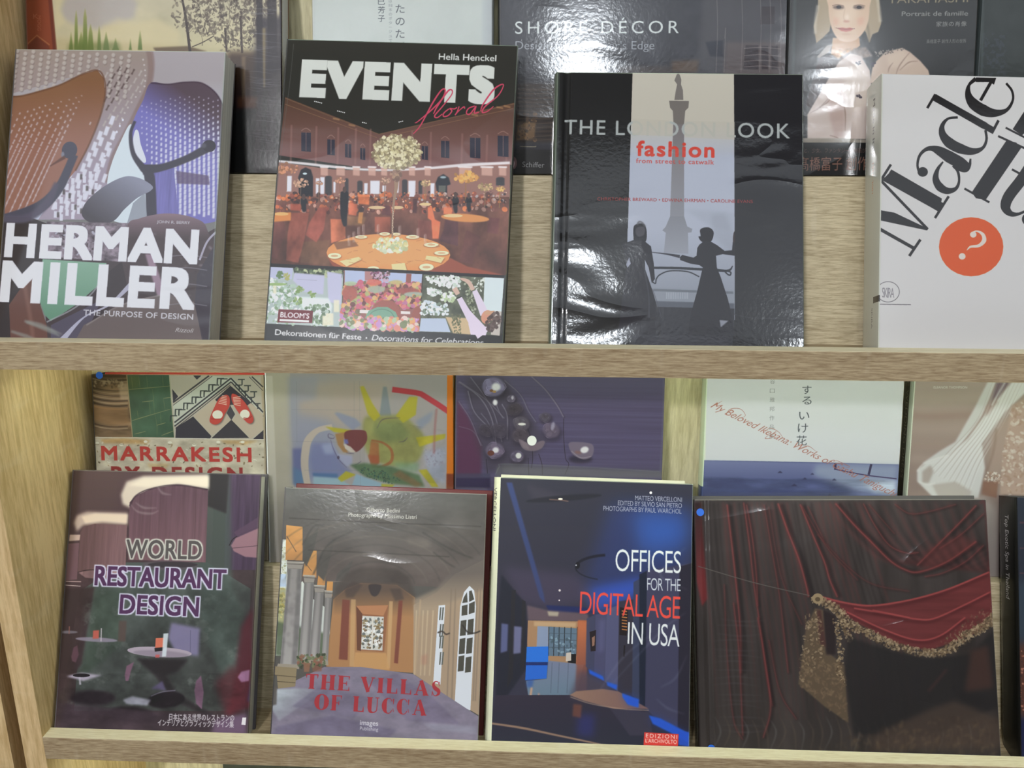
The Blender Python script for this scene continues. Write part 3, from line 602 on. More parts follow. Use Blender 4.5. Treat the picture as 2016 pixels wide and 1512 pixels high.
    s.blobs([(690, 410), (1300, 440), (1308, 532), (690, 502)], 240, [(206, 140, 180), (226, 160, 90), (216, 130, 110), (170, 196, 160), (190, 130, 196), (230, 200, 190), (120, 130, 90)], 12, 30, .92)
    c_ = [(1345, 82), (1985, 112), (1950, 568), (1312, 534)]
    s.P((86, 92, 74), c_); s.P((204, 218, 220), [(1830, 104), (1985, 112), (1965, 380), (1820, 370)]); s.P((190, 180, 170), [(1900, 370), (1965, 376), (1950, 568), (1880, 560)])
    s.P((176, 190, 214), [(1325, 430), (1520, 430), (1560, 540), (1312, 534)]); s.P((206, 176, 130), [(1520, 420), (1720, 430), (1720, 560), (1580, 548)], .95, 3)
    s.N(.4, 16, 16, [(1345, 82), (1830, 104), (1800, 420), (1330, 430)])
    s.blobs([(1345, 90), (1640, 100), (1640, 200), (1400, 160)], 120, [(226, 234, 232), (190, 204, 190), (236, 240, 240)], 7, 17, .95); s.blobs(s.ell(1430, 220, 60, 34), 44, [(226, 232, 230), (180, 196, 180)], 8, 16); s.blobs(s.ell(1540, 260, 60, 44), 50, [(214, 226, 200), (230, 236, 232), (180, 200, 150)], 8, 16)
    s.blobs([(1335, 290), (1540, 320), (1540, 400), (1325, 400)], 110, [(206, 218, 230), (226, 232, 240), (120, 140, 120)], 8, 18); s.blobs([(1740, 110), (1830, 110), (1800, 220), (1760, 200)], 60, [(214, 220, 210), (90, 96, 74)], 6, 13)
    s.blobs([(1660, 120), (1740, 140), (1760, 420), (1690, 300)], 90, [(70, 78, 56), (120, 130, 96), (170, 176, 150)], 6, 13); s.blobs([(1570, 400), (1640, 400), (1640, 550), (1580, 545)], 60, [(86, 90, 60), (110, 112, 80)], 5, 10)
    s.L((214, 200, 220), [(1750, 210), (1790, 300), (1830, 400)], [40, 56, 70]); s.L((206, 170, 150), [(1640, 115), (1700, 140), (1740, 205)], [16, 34, 34]); s.L((206, 170, 150), [(1590, 190), (1620, 240)], [44, 36]); s.L((30, 30, 30), [(1605, 272), (1650, 258)], 8)
    s.L((216, 200, 224), [(1630, 270), (1690, 380), (1760, 480), (1820, 560)], [44, 56, 90, 110]); s.P((216, 200, 224), [(1700, 470), (1860, 500), (1840, 565), (1720, 560)])
    s.E((212, 140, 110), 1850, 420, 46, 56, .4); s.blobs(s.ell(1900, 460, 52, 88, .4), 60, [(86, 66, 60), (104, 84, 78), (70, 54, 50)], 10, 20); s.P((204, 150, 110), [(1830, 372), (1910, 370), (1880, 400), (1830, 400)])
    s.TT('Dekorationen für Feste', (165, 562), (852, 602), 44, (214, 214, 216), .028, .97); s.E((214, 214, 216), 892, 586, 7)
    s.TT('Decorations for Celebrations', (932, 605), (1816, 645), 44, (206, 206, 210), .02, .97, .24)
    F(500, 70, 2.439)
    s.TT('EVENTS', (216, 296), (1152, 330), 188, (196, 200, 192), .06, 1.14); s.TT('Hella Henckel', (886, 116), (1163, 124), 32, (204, 206, 202), .02)
    pk = (196, 50, 84)
    s.L(pk, [(765, 472), (800, 430), (860, 320), (900, 262), (918, 262), (905, 300), (860, 350), (790, 410), (772, 420)], [4, 6, 8, 7, 6, 6, 7, 5, 3]); s.L(pk, [(862, 376), (880, 340), (930, 268), (950, 262), (948, 285), (905, 340), (868, 384), (880, 394), (905, 376)], [5, 7, 8, 6, 5, 6, 7, 6, 4])
    s.L(pk, [(935, 352), (912, 372), (910, 388), (932, 384), (950, 362), (940, 350), (962, 352), (975, 345)], 6); s.L(pk, [(985, 340), (975, 368), (965, 382), (985, 360), (1008, 342), (1012, 352)], [5, 7, 5, 5, 6, 5]); s.L(pk, [(1060, 338), (1030, 350), (1020, 372), (1035, 378), (1058, 350), (1066, 340), (1058, 372), (1080, 368)], 6)
    s.L(pk, [(1088, 362), (1100, 330), (1150, 260), (1190, 234), (1196, 246), (1170, 290), (1110, 340), (1096, 368), (1120, 364), (1150, 340)], [5, 7, 8, 6, 5, 6, 7, 7, 5, 4])
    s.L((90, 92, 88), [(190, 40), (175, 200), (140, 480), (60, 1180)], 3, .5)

def art_london(s):
    s.fr(1070, 120, 2.608)
    s.a[:] = np.array((38, 37, 36)) / 255.
    mid = [(458, 40), (982, 60), (982, 1330), (420, 1330), (432, 900)]
    s.G(mid, (196, 190, 176), (176, 182, 198), (0, 300), (0, 500)); s.G([(432, 860), (982, 860), (982, 1300), (425, 1300)], (176, 182, 198), (140, 146, 158), (0, 860), (0, 1250))  # warm above, cool below: room reflection on the film painted into the sky
    c1 = (128, 124, 122)
    s.P((122, 116, 112), [(684, 70), (692, 62), (700, 72), (708, 96), (706, 120), (716, 150), (718, 200), (672, 200), (678, 160), (686, 120), (672, 100)])
    s.P((118, 112, 108), [(645, 204), (747, 206), (744, 240), (728, 256), (722, 320), (722, 335), (668, 330), (664, 256), (650, 240)])
    s.G([(666, 325), (722, 325), (722, 800), (650, 800)], (124, 118, 118), (140, 142, 150), (0, 330), (0, 800))
    s.G([(650, 798), (722, 798), (738, 850), (764, 862), (760, 880), (742, 882), (744, 990), (618, 985), (628, 882), (610, 870), (628, 850)], (134, 136, 144), (150, 154, 164), (0, 800), (0, 980))
    s.P((160, 166, 180), [(720, 760), (980, 780), (980, 880), (860, 850)], .5, 10); s.P((150, 156, 168), [(860, 790), (930, 780), (980, 900), (980, 1000), (870, 900)], .5, 12)
    s.P((140, 146, 156), [(560, 1165), (980, 1180), (980, 1260), (560, 1250)], .8, 3); s.P((110, 116, 126), [(565, 1170), (975, 1184), (975, 1196), (565, 1182)]); 
    for k in range(13): s.L((172, 178, 190), [(632 + k * 9, 1188), (632 + k * 9, 1222)], 4, .8)
    s.P((84, 88, 98), [(560, 1232), (980, 1245), (980, 1300), (560, 1290)], .9, 2); s.P((50, 50, 56), [(560, 1262), (980, 1272), (980, 1500), (500, 1500)])
    iron = (50, 52, 58)
    s.L(iron, [(560, 1062), (700, 1064), (880, 1074), (950, 1076), (972, 1052)], [12, 12, 14, 12, 4]); s.L(iron, [(560, 1135), (575, 1142), (580, 1118), (600, 1096), (650, 1078), (740, 1082), (800, 1108)], 6); s.L(iron, [(930, 1080), (945, 1095), (958, 1100), (962, 1086), (948, 1080)], 7)
    fg = (44, 43, 48)
    # left figure: tall hat, gown and sash
    s.P((40, 40, 44), [(462, 860), (470, 842), (498, 834), (520, 842), (530, 880), (522, 930), (470, 935), (462, 900)], sm=True); s.P((84, 82, 88), [(472, 870), (486, 852), (516, 852), (522, 872), (512, 896), (482, 900)], .8, 2, sm=True); s.L((90, 90, 94), [(480, 842), (492, 826), (508, 832), (522, 850)], 10, .8, 1)
    s.P(fg, [(405, 940), (462, 920), (520, 926), (552, 952), (566, 1040), (572, 1120), (556, 1140), (540, 1060), (520, 1020), (522, 1070), (560, 1180), (600, 1320), (604, 1420), (380, 1420), (400, 1250), (420, 1080), (428, 1060), (420, 1020)])
    s.P((150, 154, 170), [(424, 1046), (440, 1008), (448, 1040), (432, 1062)]); s.L((82, 84, 94), [(520, 1080), (540, 1200), (542, 1320)], 5, .6, 1); s.L((70, 70, 80), [(560, 1170), (590, 1260), (606, 1320)], 4, .5)
    # right figure: full skirt, arm stretched with a cane
    s.P((42, 40, 44), [(806, 890), (804, 868), (822, 856), (852, 856), (872, 874), (872, 900), (862, 925), (846, 934), (826, 934), (806, 922), (796, 902), (806, 900)], sm=True)
    s.P(fg, [(800, 944), (822, 926), (860, 928), (890, 945), (930, 975), (968, 972), (972, 930), (984, 905), (1000, 905), (992, 960), (982, 1000), (920, 992), (886, 1000), (890, 1060), (910, 1110), (946, 1220), (972, 1330), (990, 1420), (740, 1420), (756, 1300), (790, 1180), (806, 1110), (818, 1060), (800, 1048), (752, 1040), (702, 1022), (700, 1008), (712, 996), (770, 1010), (786, 1000), (790, 960)])
    s.L((56, 56, 64), [(556, 982), (636, 992), (700, 1004)], [3, 8, 16]); s.P((60, 50, 50), [(974, 930), (976, 885), (986, 872), (998, 880), (1000, 925)], sm=True)
    s.P((40, 39, 42), [(978, 60), (1338, 70), (1338, 1500), (965, 1500), (984, 1340)]); s.L((64, 64, 70), [(980, 1300), (1060, 1318), (1200, 1322), (1330, 1330)], 4, .5)
    s.P((150, 154, 166), [(904, 1330), (950, 1334), (910, 1368)], .9, 1); s.P((58, 58, 64), [(455, 1402), (950, 1408), (950, 1500), (440, 1500)], .9, 5)
    wt = (178, 184, 182)
    s.TT('THE LONDON LOOK', (106, 376), (1266, 398), 78, (172, 178, 176), .012, 1.12)
    s.P((190, 184, 170), [(458, 296), (640, 304), (660, 330), (664, 386), (456, 380)], .72); s.P((190, 184, 170), [(724, 306), (982, 314), (982, 404), (724, 392)], .58)
    rd = (206, 66, 50)
    s.TT('fashion', (476, 488), (878, 498), 82, rd, .03, 1.15); s.TT('from street to catwalk', (475, 524), (876, 532), 25, (196, 74, 66), .018, 1.1)
    s.TT('CHRISTOPHER BREWARD • EDWINA EHRMAN • CAROLINE EVANS', (276, 716), (1075, 730), 17, (160, 56, 52), .012, 1.05)
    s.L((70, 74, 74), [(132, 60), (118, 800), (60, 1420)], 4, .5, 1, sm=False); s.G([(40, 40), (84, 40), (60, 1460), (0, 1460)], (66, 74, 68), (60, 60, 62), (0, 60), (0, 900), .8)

def art_made(s):
    s.fr(1680, 130, 2.652)
    s.a[:] = np.array((212, 210, 208)) / 255.
    k = (40, 35, 34)
    s.P(k, [(184, 562), (198, 540), (462, 692), (452, 748), (438, 756), (150, 596)]); s.P(k, [(152, 584), (205, 572), (470, 716), (446, 762)])
    s.L(k, [(196, 514), (140, 602)], 13); s.L(k, [(498, 680), (426, 794)], 13); s.L(k, [(146, 600), (388, 852)], 14)
    s.P(k, [(60, 735), (112, 748), (215, 766), (392, 850), (384, 858), (112, 800), (60, 790)]); s.L(k, [(60, 800), (112, 836), (324, 956)], 17); s.L(k, [(350, 906), (292, 992)], 14)
    s.E(k, 362, 553, 27, 25); s.L(k, [(348, 566), (335, 520), (345, 470), (375, 438), (410, 430), (450, 444), (500, 474), (555, 505), (590, 530)], [14, 12, 14, 18, 26, 48, 62, 62, 52]); s.L(k, [(545, 520), (585, 540), (606, 520), (612, 484)], [50, 30, 16, 9])
    s.L(k, [(468, 500), (440, 540), (430, 590), (452, 632), (492, 652), (535, 640), (552, 600), (545, 550), (520, 520)], [8, 18, 34, 44, 34, 18, 12, 14, 14])
    s.P(k, [(412, 168), (430, 146), (745, 326), (722, 352), (700, 340), (408, 176)]); s.P(k, [(412, 176), (430, 148), (700, 298), (690, 330), (672, 326)]); s.L(k, [(428, 148), (386, 220)], 13); s.L(k, [(758, 284), (722, 352)], 14)
    s.L(k, [(545, 268), (495, 275), (465, 310), (466, 356), (500, 400), (560, 432), (625, 446), (675, 428), (695, 385), (690, 335)], [12, 12, 22, 38, 54, 52, 34, 16, 13, 13])
    s.L(k, [(640, 66), (604, 100), (600, 150), (626, 196), (680, 232), (740, 246), (800, 230), (832, 180), (828, 130), (798, 90)], [22, 14, 34, 56, 60, 40, 18, 12, 12, 12]); s.L(k, [(664, 180), (722, 78)], 16); s.P(k, [(640, 60), (746, 62), (734, 98), (715, 84), (640, 84)])
    s.P(k, [(800, 388), (850, 400), (878, 425), (690, 700), (640, 690), (618, 660)]); s.L(k, [(756, 366), (1000, 478)], 11); s.L(k, [(580, 640), (710, 712)], 11)
    s.P(k, [(900, 225), (960, 150), (1000, 260), (880, 362), (832, 330)]); s.L(k, [(795, 322), (900, 376)], 10)
    s.L(k, [(960, 470), (880, 590), (812, 680), (795, 735), (820, 770), (865, 772), (930, 740)], [60, 58, 58, 52, 30, 14, 10]); s.L(k, [(828, 540), (960, 610)], 11); s.E(k, 930, 800, 50, 40)
    s.P((214, 92, 30), s.ell(615, 944, 168, 154), 1)
    w_ = (222, 210, 200)
    s.E(w_, 568, 994, 18, 17); s.E(w_, 626, 880, 17, 16); s.L(w_, [(618, 872), (645, 862), (676, 880), (682, 912), (655, 938), (612, 944), (592, 962)], [8, 8, 18, 24, 16, 12, 3])
    g = (92, 88, 92)
    o = s.ell(181, 1179, 59, 53, n=60); s.L(g, np.vstack([o, o[:2]]), 3); s.TT('SKIRA', (150, 1208), (213, 1210), 52, (130, 126, 130), 0, .8); s.L(g, [(92, 1243), (300, 1246)], 3.5)
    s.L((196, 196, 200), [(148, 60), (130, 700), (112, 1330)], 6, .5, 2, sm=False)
def art_world(s):
    s.fr(90, 900, 2.7)
    s.a[:] = np.array((60, 48, 50)) / 255.
    s.G([(100, 40), (900, 40), (880, 600), (60, 900)], (84, 64, 66), (76, 56, 62), (0, 60), (0, 500))
    s.P((70, 52, 76), [(960, 60), (1180, 70), (1120, 600), (950, 600)]); s.N(.2, 5, 90, [(960, 60), (1180, 70), (1120, 600), (950, 600)])
    s.G([(200, 700), (420, 560), (860, 560), (1090, 700), (1060, 1350), (150, 1350)], (78, 88, 84), (58, 62, 60), (500, 600), (800, 1100)); s.P((70, 84, 78), [(850, 60), (980, 90), (990, 700), (1080, 900), (1000, 1300), (820, 900)], .8, 12)
    s.P((44, 40, 42), [(866, 60), (974, 90), (960, 300), (860, 260)], .9, 4)
    s.P((64, 78, 68), [(250, 700), (420, 700), (400, 1000), (180, 1180), (230, 900)], .9, 14)
    s.P((58, 44, 48), [(60, 700), (260, 690), (190, 1100), (40, 1300)], .95, 6)
    # pendant lamps
    s.P((212, 196, 178), [(400, 200), (430, 130), (520, 100), (868, 92), (866, 172), (700, 146), (560, 180), (450, 270), (410, 250)], .95, 8, sm=False); s.P((226, 212, 190), [(440, 150), (520, 112), (866, 104), (866, 160), (700, 138), (540, 160)], .8, 6)
    s.G([(446, 240), (480, 205), (560, 168), (700, 147), (864, 170), (850, 560), (440, 545)], (94, 66, 78), (120, 84, 92), (0, 200), (0, 560)); s.N(.13, 5, 120, [(446, 240), (480, 205), (560, 168), (700, 147), (864, 170), (850, 560), (440, 545)])
    s.L((60, 44, 54), [(446, 260), (480, 205), (560, 168), (700, 148), (860, 172)], 8, .8, 1); s.L((76, 54, 60), [(800, 160), (790, 540)], 3, .6)
    s.P((200, 176, 158), [(150, 350), (165, 310), (220, 290), (436, 296), (434, 362), (300, 352), (200, 362), (165, 395)], .9, 8); s.P((228, 206, 180), [(190, 316), (260, 298), (436, 304), (432, 352), (300, 340), (210, 352)], .9, 4)
    s.G([(184, 400), (200, 372), (260, 354), (432, 362), (424, 600), (300, 612), (240, 598), (170, 612)], (92, 64, 68), (132, 96, 100), (180, 400), (420, 450)); s.N(.12, 4, 90, [(184, 400), (200, 372), (260, 354), (432, 362), (424, 600), (170, 612)])
    s.P((150, 112, 116), [(172, 612), (240, 600), (420, 608), (300, 650), (210, 640)], .9, 2); s.L((60, 44, 48), [(170, 612), (240, 599), (424, 604)], 5, .8)
    s.P((110, 78, 88), [(120, 460), (178, 456), (166, 650), (100, 655)]); s.P((206, 176, 160), [(128, 412), (184, 412), (180, 442), (124, 446)], .9, 2); s.L((180, 150, 150), [(106, 660), (188, 662)], 4); s.L((180, 160, 160), [(104, 680), (186, 686)], 4)
    s.E((90, 78, 88), 660, 575, 148, 26, .02, .7, 3); s.E((52, 46, 52), 675, 572, 132, 16, 0, .8, 2)
    s.P((146, 104, 116), [(985, 470), (1010, 430), (1140, 370), (1130, 535), (1060, 530), (1000, 500)], 1, 1); s.L((44, 36, 40), [(975, 470), (1010, 425), (1140, 368)], 5); s.L((80, 56, 66), [(990, 484), (1135, 470)], 3); s.P((84, 60, 84), [(1000, 400), (1160, 300), (1150, 370), (1020, 425)], .9, 2)
    s.N(.5, 26, 22, [(230, 700), (1060, 700), (1040, 1330), (120, 1330)], (96, 104, 98), thr=.62, blur=10); s.N(.35, 40, 40, [(200, 600), (1100, 600), (1080, 1440), (60, 1440)])
    s.P((126, 118, 160), [(668, 880), (820, 910), (812, 1058), (690, 1040), (650, 960)], .9, 8); s.L((90, 84, 120), [(770, 920), (768, 1050)], 4, .7); s.P((90, 70, 66), [(390, 870), (430, 870), (424, 980), (384, 980)], .8, 3)
    s.E((170, 156, 172), 605, 1036, 172, 27, .06); s.E((120, 108, 124), 615, 1046, 150, 18, .06, .5, 3); s.E((140, 130, 150), 270, 970, 112, 12, .05, .9, 2); s.E((110, 104, 116), 120, 930, 50, 8, 0, .9, 2)
    s.P((214, 104, 70), [(585, 962), (632, 960), (630, 1012), (582, 1016)]); s.P((40, 36, 40), [(578, 1014), (632, 1010), (620, 1030), (580, 1034)]); s.P((204, 216, 224), [(626, 938), (652, 936), (640, 1060), (618, 1062)], .9, 1); s.P((196, 84, 84), [(584, 1050), (606, 1050), (604, 1066), (582, 1066)])
    s.P((190, 84, 66), [(252, 922), (284, 920), (282, 964), (250, 966)], 1, 1); s.L((200, 190, 200), [(296, 910), (294, 980)], 6, .8); s.L((150, 90, 80), [(126, 900), (124, 940)], 6, .7)
    s.P((38, 32, 36), [(480, 1070), (760, 1075), (700, 1140), (640, 1160), (700, 1260), (900, 1370), (860, 1380), (680, 1290), (580, 1160)], .85, 8)
    s.P((122, 84, 108), [(420, 1160), (430, 1110), (470, 1088), (452, 1140), (440, 1190), (425, 1190)], .95, 2); s.P((116, 80, 106), [(790, 1240), (800, 1190), (826, 1160), (840, 1250), (830, 1340), (800, 1310)], .95, 2); s.P((96, 62, 78), [(136, 1060), (148, 1012), (168, 1000), (176, 1050), (160, 1092), (140, 1084)], .9, 2)
    s.P((176, 166, 188), [(110, 1165), (190, 1146), (300, 1160), (200, 1190)], .9, 4); s.E((36, 32, 36), 190, 1160, 46, 10); s.L((190, 184, 200), [(180, 1170), (184, 1210)], 10, .7, 2)
    s.E((30, 24, 30), 640, 1290, 100, 44, -.1, .95, 5); s.E((34, 26, 32), 460, 1370, 130, 44, .1, .9, 6); s.E((40, 30, 38), 250, 1280, 120, 40, 0, .9, 8); s.L((150, 140, 170), [(560, 1270), (620, 1248), (690, 1240)], 4, .7, 1)
    s.P((170, 170, 190), [(410, 1290), (460, 1270), (560, 1290), (540, 1320), (430, 1312)], .8, 5); s.P((92, 80, 124), [(560, 1230), (620, 1190), (640, 1240)], .8, 5)
    s.P((84, 20, 34), [(1040, 900), (1100, 800), (1090, 1330), (960, 1380), (1000, 1200)], .8, 12); s.P((90, 30, 40), [(900, 1200), (1000, 1100), (1070, 1290), (960, 1380)], .7, 16); s.P((150, 100, 140), [(1020, 1170), (1040, 1140), (1085, 1130), (1080, 1190), (1040, 1196)], .9, 3)
    s.P((64, 50, 60), [(40, 1300), (400, 1340), (1060, 1380), (1060, 1500), (30, 1450)], .8, 8); s.N(.3, 40, 20, [(40, 1150), (1060, 1150), (1060, 1470), (30, 1450)])
    s.P((124, 92, 130), [(900, 1400), (1070, 1360), (1066, 1500), (880, 1480)], .7, 10); s.P((226, 220, 230), [(1046, 1384), (1066, 1384), (1062, 1424), (1040, 1422)]); s.L((50, 60, 110), [(1100, 1180), (1080, 1300)], 20, .5, 6)
    for p in ([(450, 250), (490, 290), (560, 300), (600, 285)], [(590, 150), (620, 190), (668, 200)], [(476, 240), (520, 268), (590, 270)]): s.L((168, 156, 156), p, [3, 14, 4], .35, 3)
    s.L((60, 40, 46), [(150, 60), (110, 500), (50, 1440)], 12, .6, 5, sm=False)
    s.TT('WORLD', (424, 537), (828, 545), 96, (86, 80, 80), .02, 1.04, outline=((196, 196, 186), 6)); s.TT('RESTAURANT', (258, 682), (958, 702), 100, (82, 44, 88), .026, 1.0, outline=((206, 206, 232), 6)); s.TT('DESIGN', (390, 832), (812, 848), 98, (82, 44, 88), .026, 1.03, outline=((206, 206, 232), 6))
    w_ = (206, 200, 208)
    s.TT('日本にある世界のレストランの', (655, 1396), (1002, 1402), 26, w_, .02); s.TT('インテリアとグラフィックデザイン集', (595, 1426), (1000, 1436), 26, w_, .02)

def art_villas(s):
    s.fr(510, 930, 2.8)
    s.a[:] = np.array((84, 82, 78)) / 255.
    s.G([(150, 80), (1270, 120), (1240, 640), (120, 600)], (80, 80, 77), (92, 82, 78), (0, 100), (0, 560))
    s.P((206, 212, 206), [(120, 370), (150, 370), (160, 640), (240, 600), (300, 700), (390, 760), (390, 1010), (90, 1010)]); s.P((150, 150, 90), [(105, 640), (150, 640), (140, 900), (100, 900)], .8, 5); s.P((84, 100, 74), [(98, 820), (420, 900), (380, 1030), (90, 1010)], .9, 6)
    s.blobs([(118, 390), (150, 390), (150, 560), (118, 560)], 40, [(150, 150, 110), (190, 190, 160)], 3, 8, .7); s.P((170, 190, 214), [(112, 560), (150, 560), (150, 630), (112, 630)]); s.blobs([(105, 640), (145, 640), (135, 800), (100, 800)], 70, [(176, 160, 74), (120, 120, 66), (200, 186, 120)], 4, 9, .7)
    yl = (196, 136, 60)
    for p in ([(150, 290), (240, 300), (240, 486), (146, 482)], [(262, 430), (318, 430), (316, 580), (240, 572)], [(330, 534), (368, 534), (362, 640), (318, 640)], [(376, 600), (408, 600), (404, 684), (368, 680)]): s.G(p, (200, 140, 62), (186, 128, 66), p[0], p[2])
    s.L((110, 84, 60), [(152, 350), (205, 438)], 5); s.L((110, 84, 60), [(262, 508), (290, 544)], 4)
    # vault
    s.P((78, 76, 72), [(240, 480), (250, 380), (330, 300), (300, 430), (260, 520)], 1, 2); s.P((82, 78, 74), [(318, 560), (340, 440), (420, 360), (380, 520), (360, 600)], 1, 2); s.P((84, 80, 76), [(406, 680), (430, 560), (520, 480), (470, 620), (440, 690)], 1, 2)
    for i in range(9):
        r = 60 + i * 52; t = np.linspace(np.pi * 1.05, np.pi * 1.95, 18); s.L((106, 98, 88) if i % 2 else (66, 64, 62), np.stack([640 + r * 1.35 * np.cos(t), 640 + r * .9 * np.sin(t)], -1), 7, .4, 3)
    for p in ([(240, 400), (300, 300), (360, 290)], [(300, 560), (380, 400), (520, 320)], [(1240, 500), (1050, 420), (900, 330)], [(1180, 580), (1040, 500), (960, 440)]): s.L((64, 62, 60), p, 9, .6, 3)
    s.L((60, 56, 52), [(165, 252), (620, 275), (1225, 298)], 6, .8, 1, sm=False); s.L((60, 56, 52), [(270, 428), (660, 445), (1050, 465)], 5, .7, 1, sm=False); s.L((120, 108, 96), [(380, 600), (575, 606)], 4, .7)
    s.P((74, 66, 62), [(420, 640), (480, 560), (560, 520), (760, 530), (830, 580), (860, 680), (850, 760), (420, 720)], .9, 10); s.E((128, 116, 106), 880, 385, 70, 26, .2, .3, 10)
    s.N(.16, 60, 30, [(150, 80), (1270, 120), (1240, 640), (120, 600)])
    # end wall
    s.P((168, 120, 72), [(410, 700), (480, 640), (560, 610), (760, 620), (860, 690), (850, 1105), (370, 1070)]); s.G([(410, 690), (480, 640), (560, 605), (760, 612), (860, 690), (856, 800), (410, 780)], (84, 70, 62), (168, 120, 72), (0, 650), (0, 800), .9, 6)
    s.P((118, 60, 48), [(460, 700), (500, 705), (488, 1035), (440, 1030)], .9, 1); s.P((120, 60, 48), [(770, 706), (792, 706), (766, 1054), (744, 1050)], .9, 1)
    s.L((200, 160, 104), [(520, 700), (512, 1070)], 26, .6, 2); s.L((206, 166, 110), [(728, 710), (712, 1080)], 20, .6, 2); s.P((146, 92, 58), [(536, 736), (712, 732), (690, 990), (540, 980)], 1, 1); s.P((100, 62, 44), [(536, 736), (570, 780), (562, 985), (540, 980)], .9); s.P((176, 118, 74), [(536, 736), (712, 732), (686, 790), (570, 780)])
    s.P((196, 196, 190), [(570, 790), (688, 796), (680, 982), (562, 976)]); s.blobs([(574, 800), (684, 804), (674, 976), (568, 970)], 130, [(106, 84, 60), (230, 230, 232), (140, 120, 80), (90, 96, 96)], 5, 11, .85); s.L((210, 206, 196), [(628, 796), (622, 978)], 9)
    s.P((196, 146, 84), [(530, 992), (700, 996), (720, 1090), (520, 1076)], .8, 2); s.P((60, 52, 52), [(606, 620), (672, 622), (660, 668), (638, 684), (616, 670)], 1, 2, sm=True); s.P((72, 60, 56), [(470, 640), (520, 600), (570, 620), (520, 690), (480, 690)], .7, 5); s.P((72, 60, 56), [(720, 640), (780, 640), (800, 700), (750, 710)], .7, 5)
    # right wall with glazed doors
    s.P((164, 140, 114), [(852, 730), (980, 660), (1080, 560), (1240, 480), (1215, 1340), (1060, 1250), (850, 1110)]); s.G([(852, 700), (980, 640), (1080, 520), (1250, 440), (1245, 640), (860, 800)], (96, 88, 84), (160, 140, 116), (1050, 560), (1060, 740), .9, 8)
    for x, x2 in ((868, 856), (905, 890), (930, 912), (960, 940)): s.L((200, 176, 140), [(x, 760), (x2, 1120)], 7, .6, 1)
    for x, x2 in ((1060, 1036), (1084, 1062), (1222, 1192), (1204, 1180)): s.L((124, 108, 92), [(x, 640), (x2, 1260)], 8, .6, 2)
    s.L((186, 156, 120), [(890, 700), (860, 1110)], 10, .5, 2)
    s.P((206, 212, 222), [(990, 734), (1026, 730), (1000, 1170), (960, 1160)]); 
    for y in (744, 836, 900, 990): s.P((96, 98, 92), [(998, y), (1006, y), (1000, y + 70), (992, y + 70)]); s.P((96, 98, 92), [(1011, y), (1020, y), (1013, y + 70), (1005, y + 70)])
    s.P((204, 210, 220), [(1105, 800), (1108, 740), (1130, 660), (1160, 625), (1186, 650), (1196, 740), (1165, 1312), (1078, 1280)])
    dk = (74, 72, 64)
    s.P(dk, [(1120, 720), (1128, 690), (1146, 660), (1150, 716)]); s.P(dk, [(1158, 655), (1172, 650), (1186, 700), (1158, 714)]); s.P(dk, [(1118, 736), (1150, 728), (1148, 786), (1116, 790)]); s.P(dk, [(1158, 724), (1190, 710), (1188, 772), (1156, 782)])
    for x, x2, ys in ((1112, 1144, (818, 918, 1014)), (1152, 1184, (812, 916, 1020))):
        for y in ys: d = (y - 818) * -.06; s.P(dk, [(x + d, y), (x2 + d, y - 6), (x2 + d - 5, y + 80), (x + d - 5, y + 84)])
    s.L((60, 52, 48), [(984, 884), (1010, 876), (1030, 892), (1052, 886)], 8, .9, 1); s.L((50, 46, 44), [(1120, 840), (1150, 880), (1186, 886), (1220, 874)], 8, .9, 1); s.P((170, 110, 90), [(896, 1010), (930, 1000), (925, 1060), (895, 1060)], .4, 6)
    # floor
    s.P((124, 116, 136), [(360, 1072), (560, 1072), (850, 1112), (1065, 1250), (1210, 1345), (1204, 1500), (40, 1470), (70, 1290), (100, 1195)])
    s.G([(90, 1195), (220, 1190), (360, 1200), (110, 1370), (60, 1290)], (172, 184, 190), (140, 140, 156), (100, 1200), (200, 1300), .9, 5)
    s.P((106, 98, 124), [(180, 1290), (330, 1180), (620, 1240), (520, 1360)], .6, 4); s.P((104, 94, 122), [(600, 1150), (760, 1110), (960, 1240), (1110, 1390), (820, 1370)], .55, 5); s.P((96, 88, 118), [(100, 1400), (400, 1340), (760, 1420), (700, 1480), (60, 1460)], .6, 6); s.P((140, 140, 160), [(900, 1380), (1200, 1400), (1200, 1440), (950, 1420)], .6, 6)
    s.N(.14, 30, 16, [(360, 1072), (850, 1112), (1210, 1345), (1204, 1500), (40, 1470), (100, 1195)])
    # columns
    for x, x2, w0, w1, yt, yb in ((382, 362, 36, 34, 690, 1040), (332, 305, 48, 54, 660, 1020), (276, 250, 52, 62, 605, 1030), (198, 164, 76, 96, 530, 1060)):
        s.G([(x - w0 / 2, yt), (x + w0 / 2, yt + 4), (x2 + w1 / 2, yb), (x2 - w1 / 2, yb)], (134, 130, 128), (160, 156, 154), (0, yt), (0, yb))
        s.P((76, 74, 76), [(x + w0 * .2, yt), (x + w0 / 2, yt + 4), (x2 + w1 / 2, yb), (x2 + w1 * .16, yb)], .5, 5); s.P((70, 68, 70), [(x - w0 * .5, yt), (x - w0 * .3, yt), (x2 - w1 * .36, yb), (x2 - w1 * .5, yb)], .5, 4)
        s.P((140, 134, 126), [(x - w0 * .62, yt - 40), (x + w0 * .66, yt - 36), (x + w0 * .5, yt + 2), (x - w0 * .5, yt)]); s.L((92, 86, 82), [(x - w0 * .6, yt - 26), (x + w0 * .62, yt - 22)], 4); s.L((170, 164, 154), [(x - w0 * .62, yt - 38), (x + w0 * .66, yt - 34)], 5)
        s.P((150, 140, 124), [(x2 - w1 * .62, yb - 6), (x2 + w1 * .56, yb), (x2 + w1 * .6, yb + 24), (x2 - w1 * .7, yb + 16)])
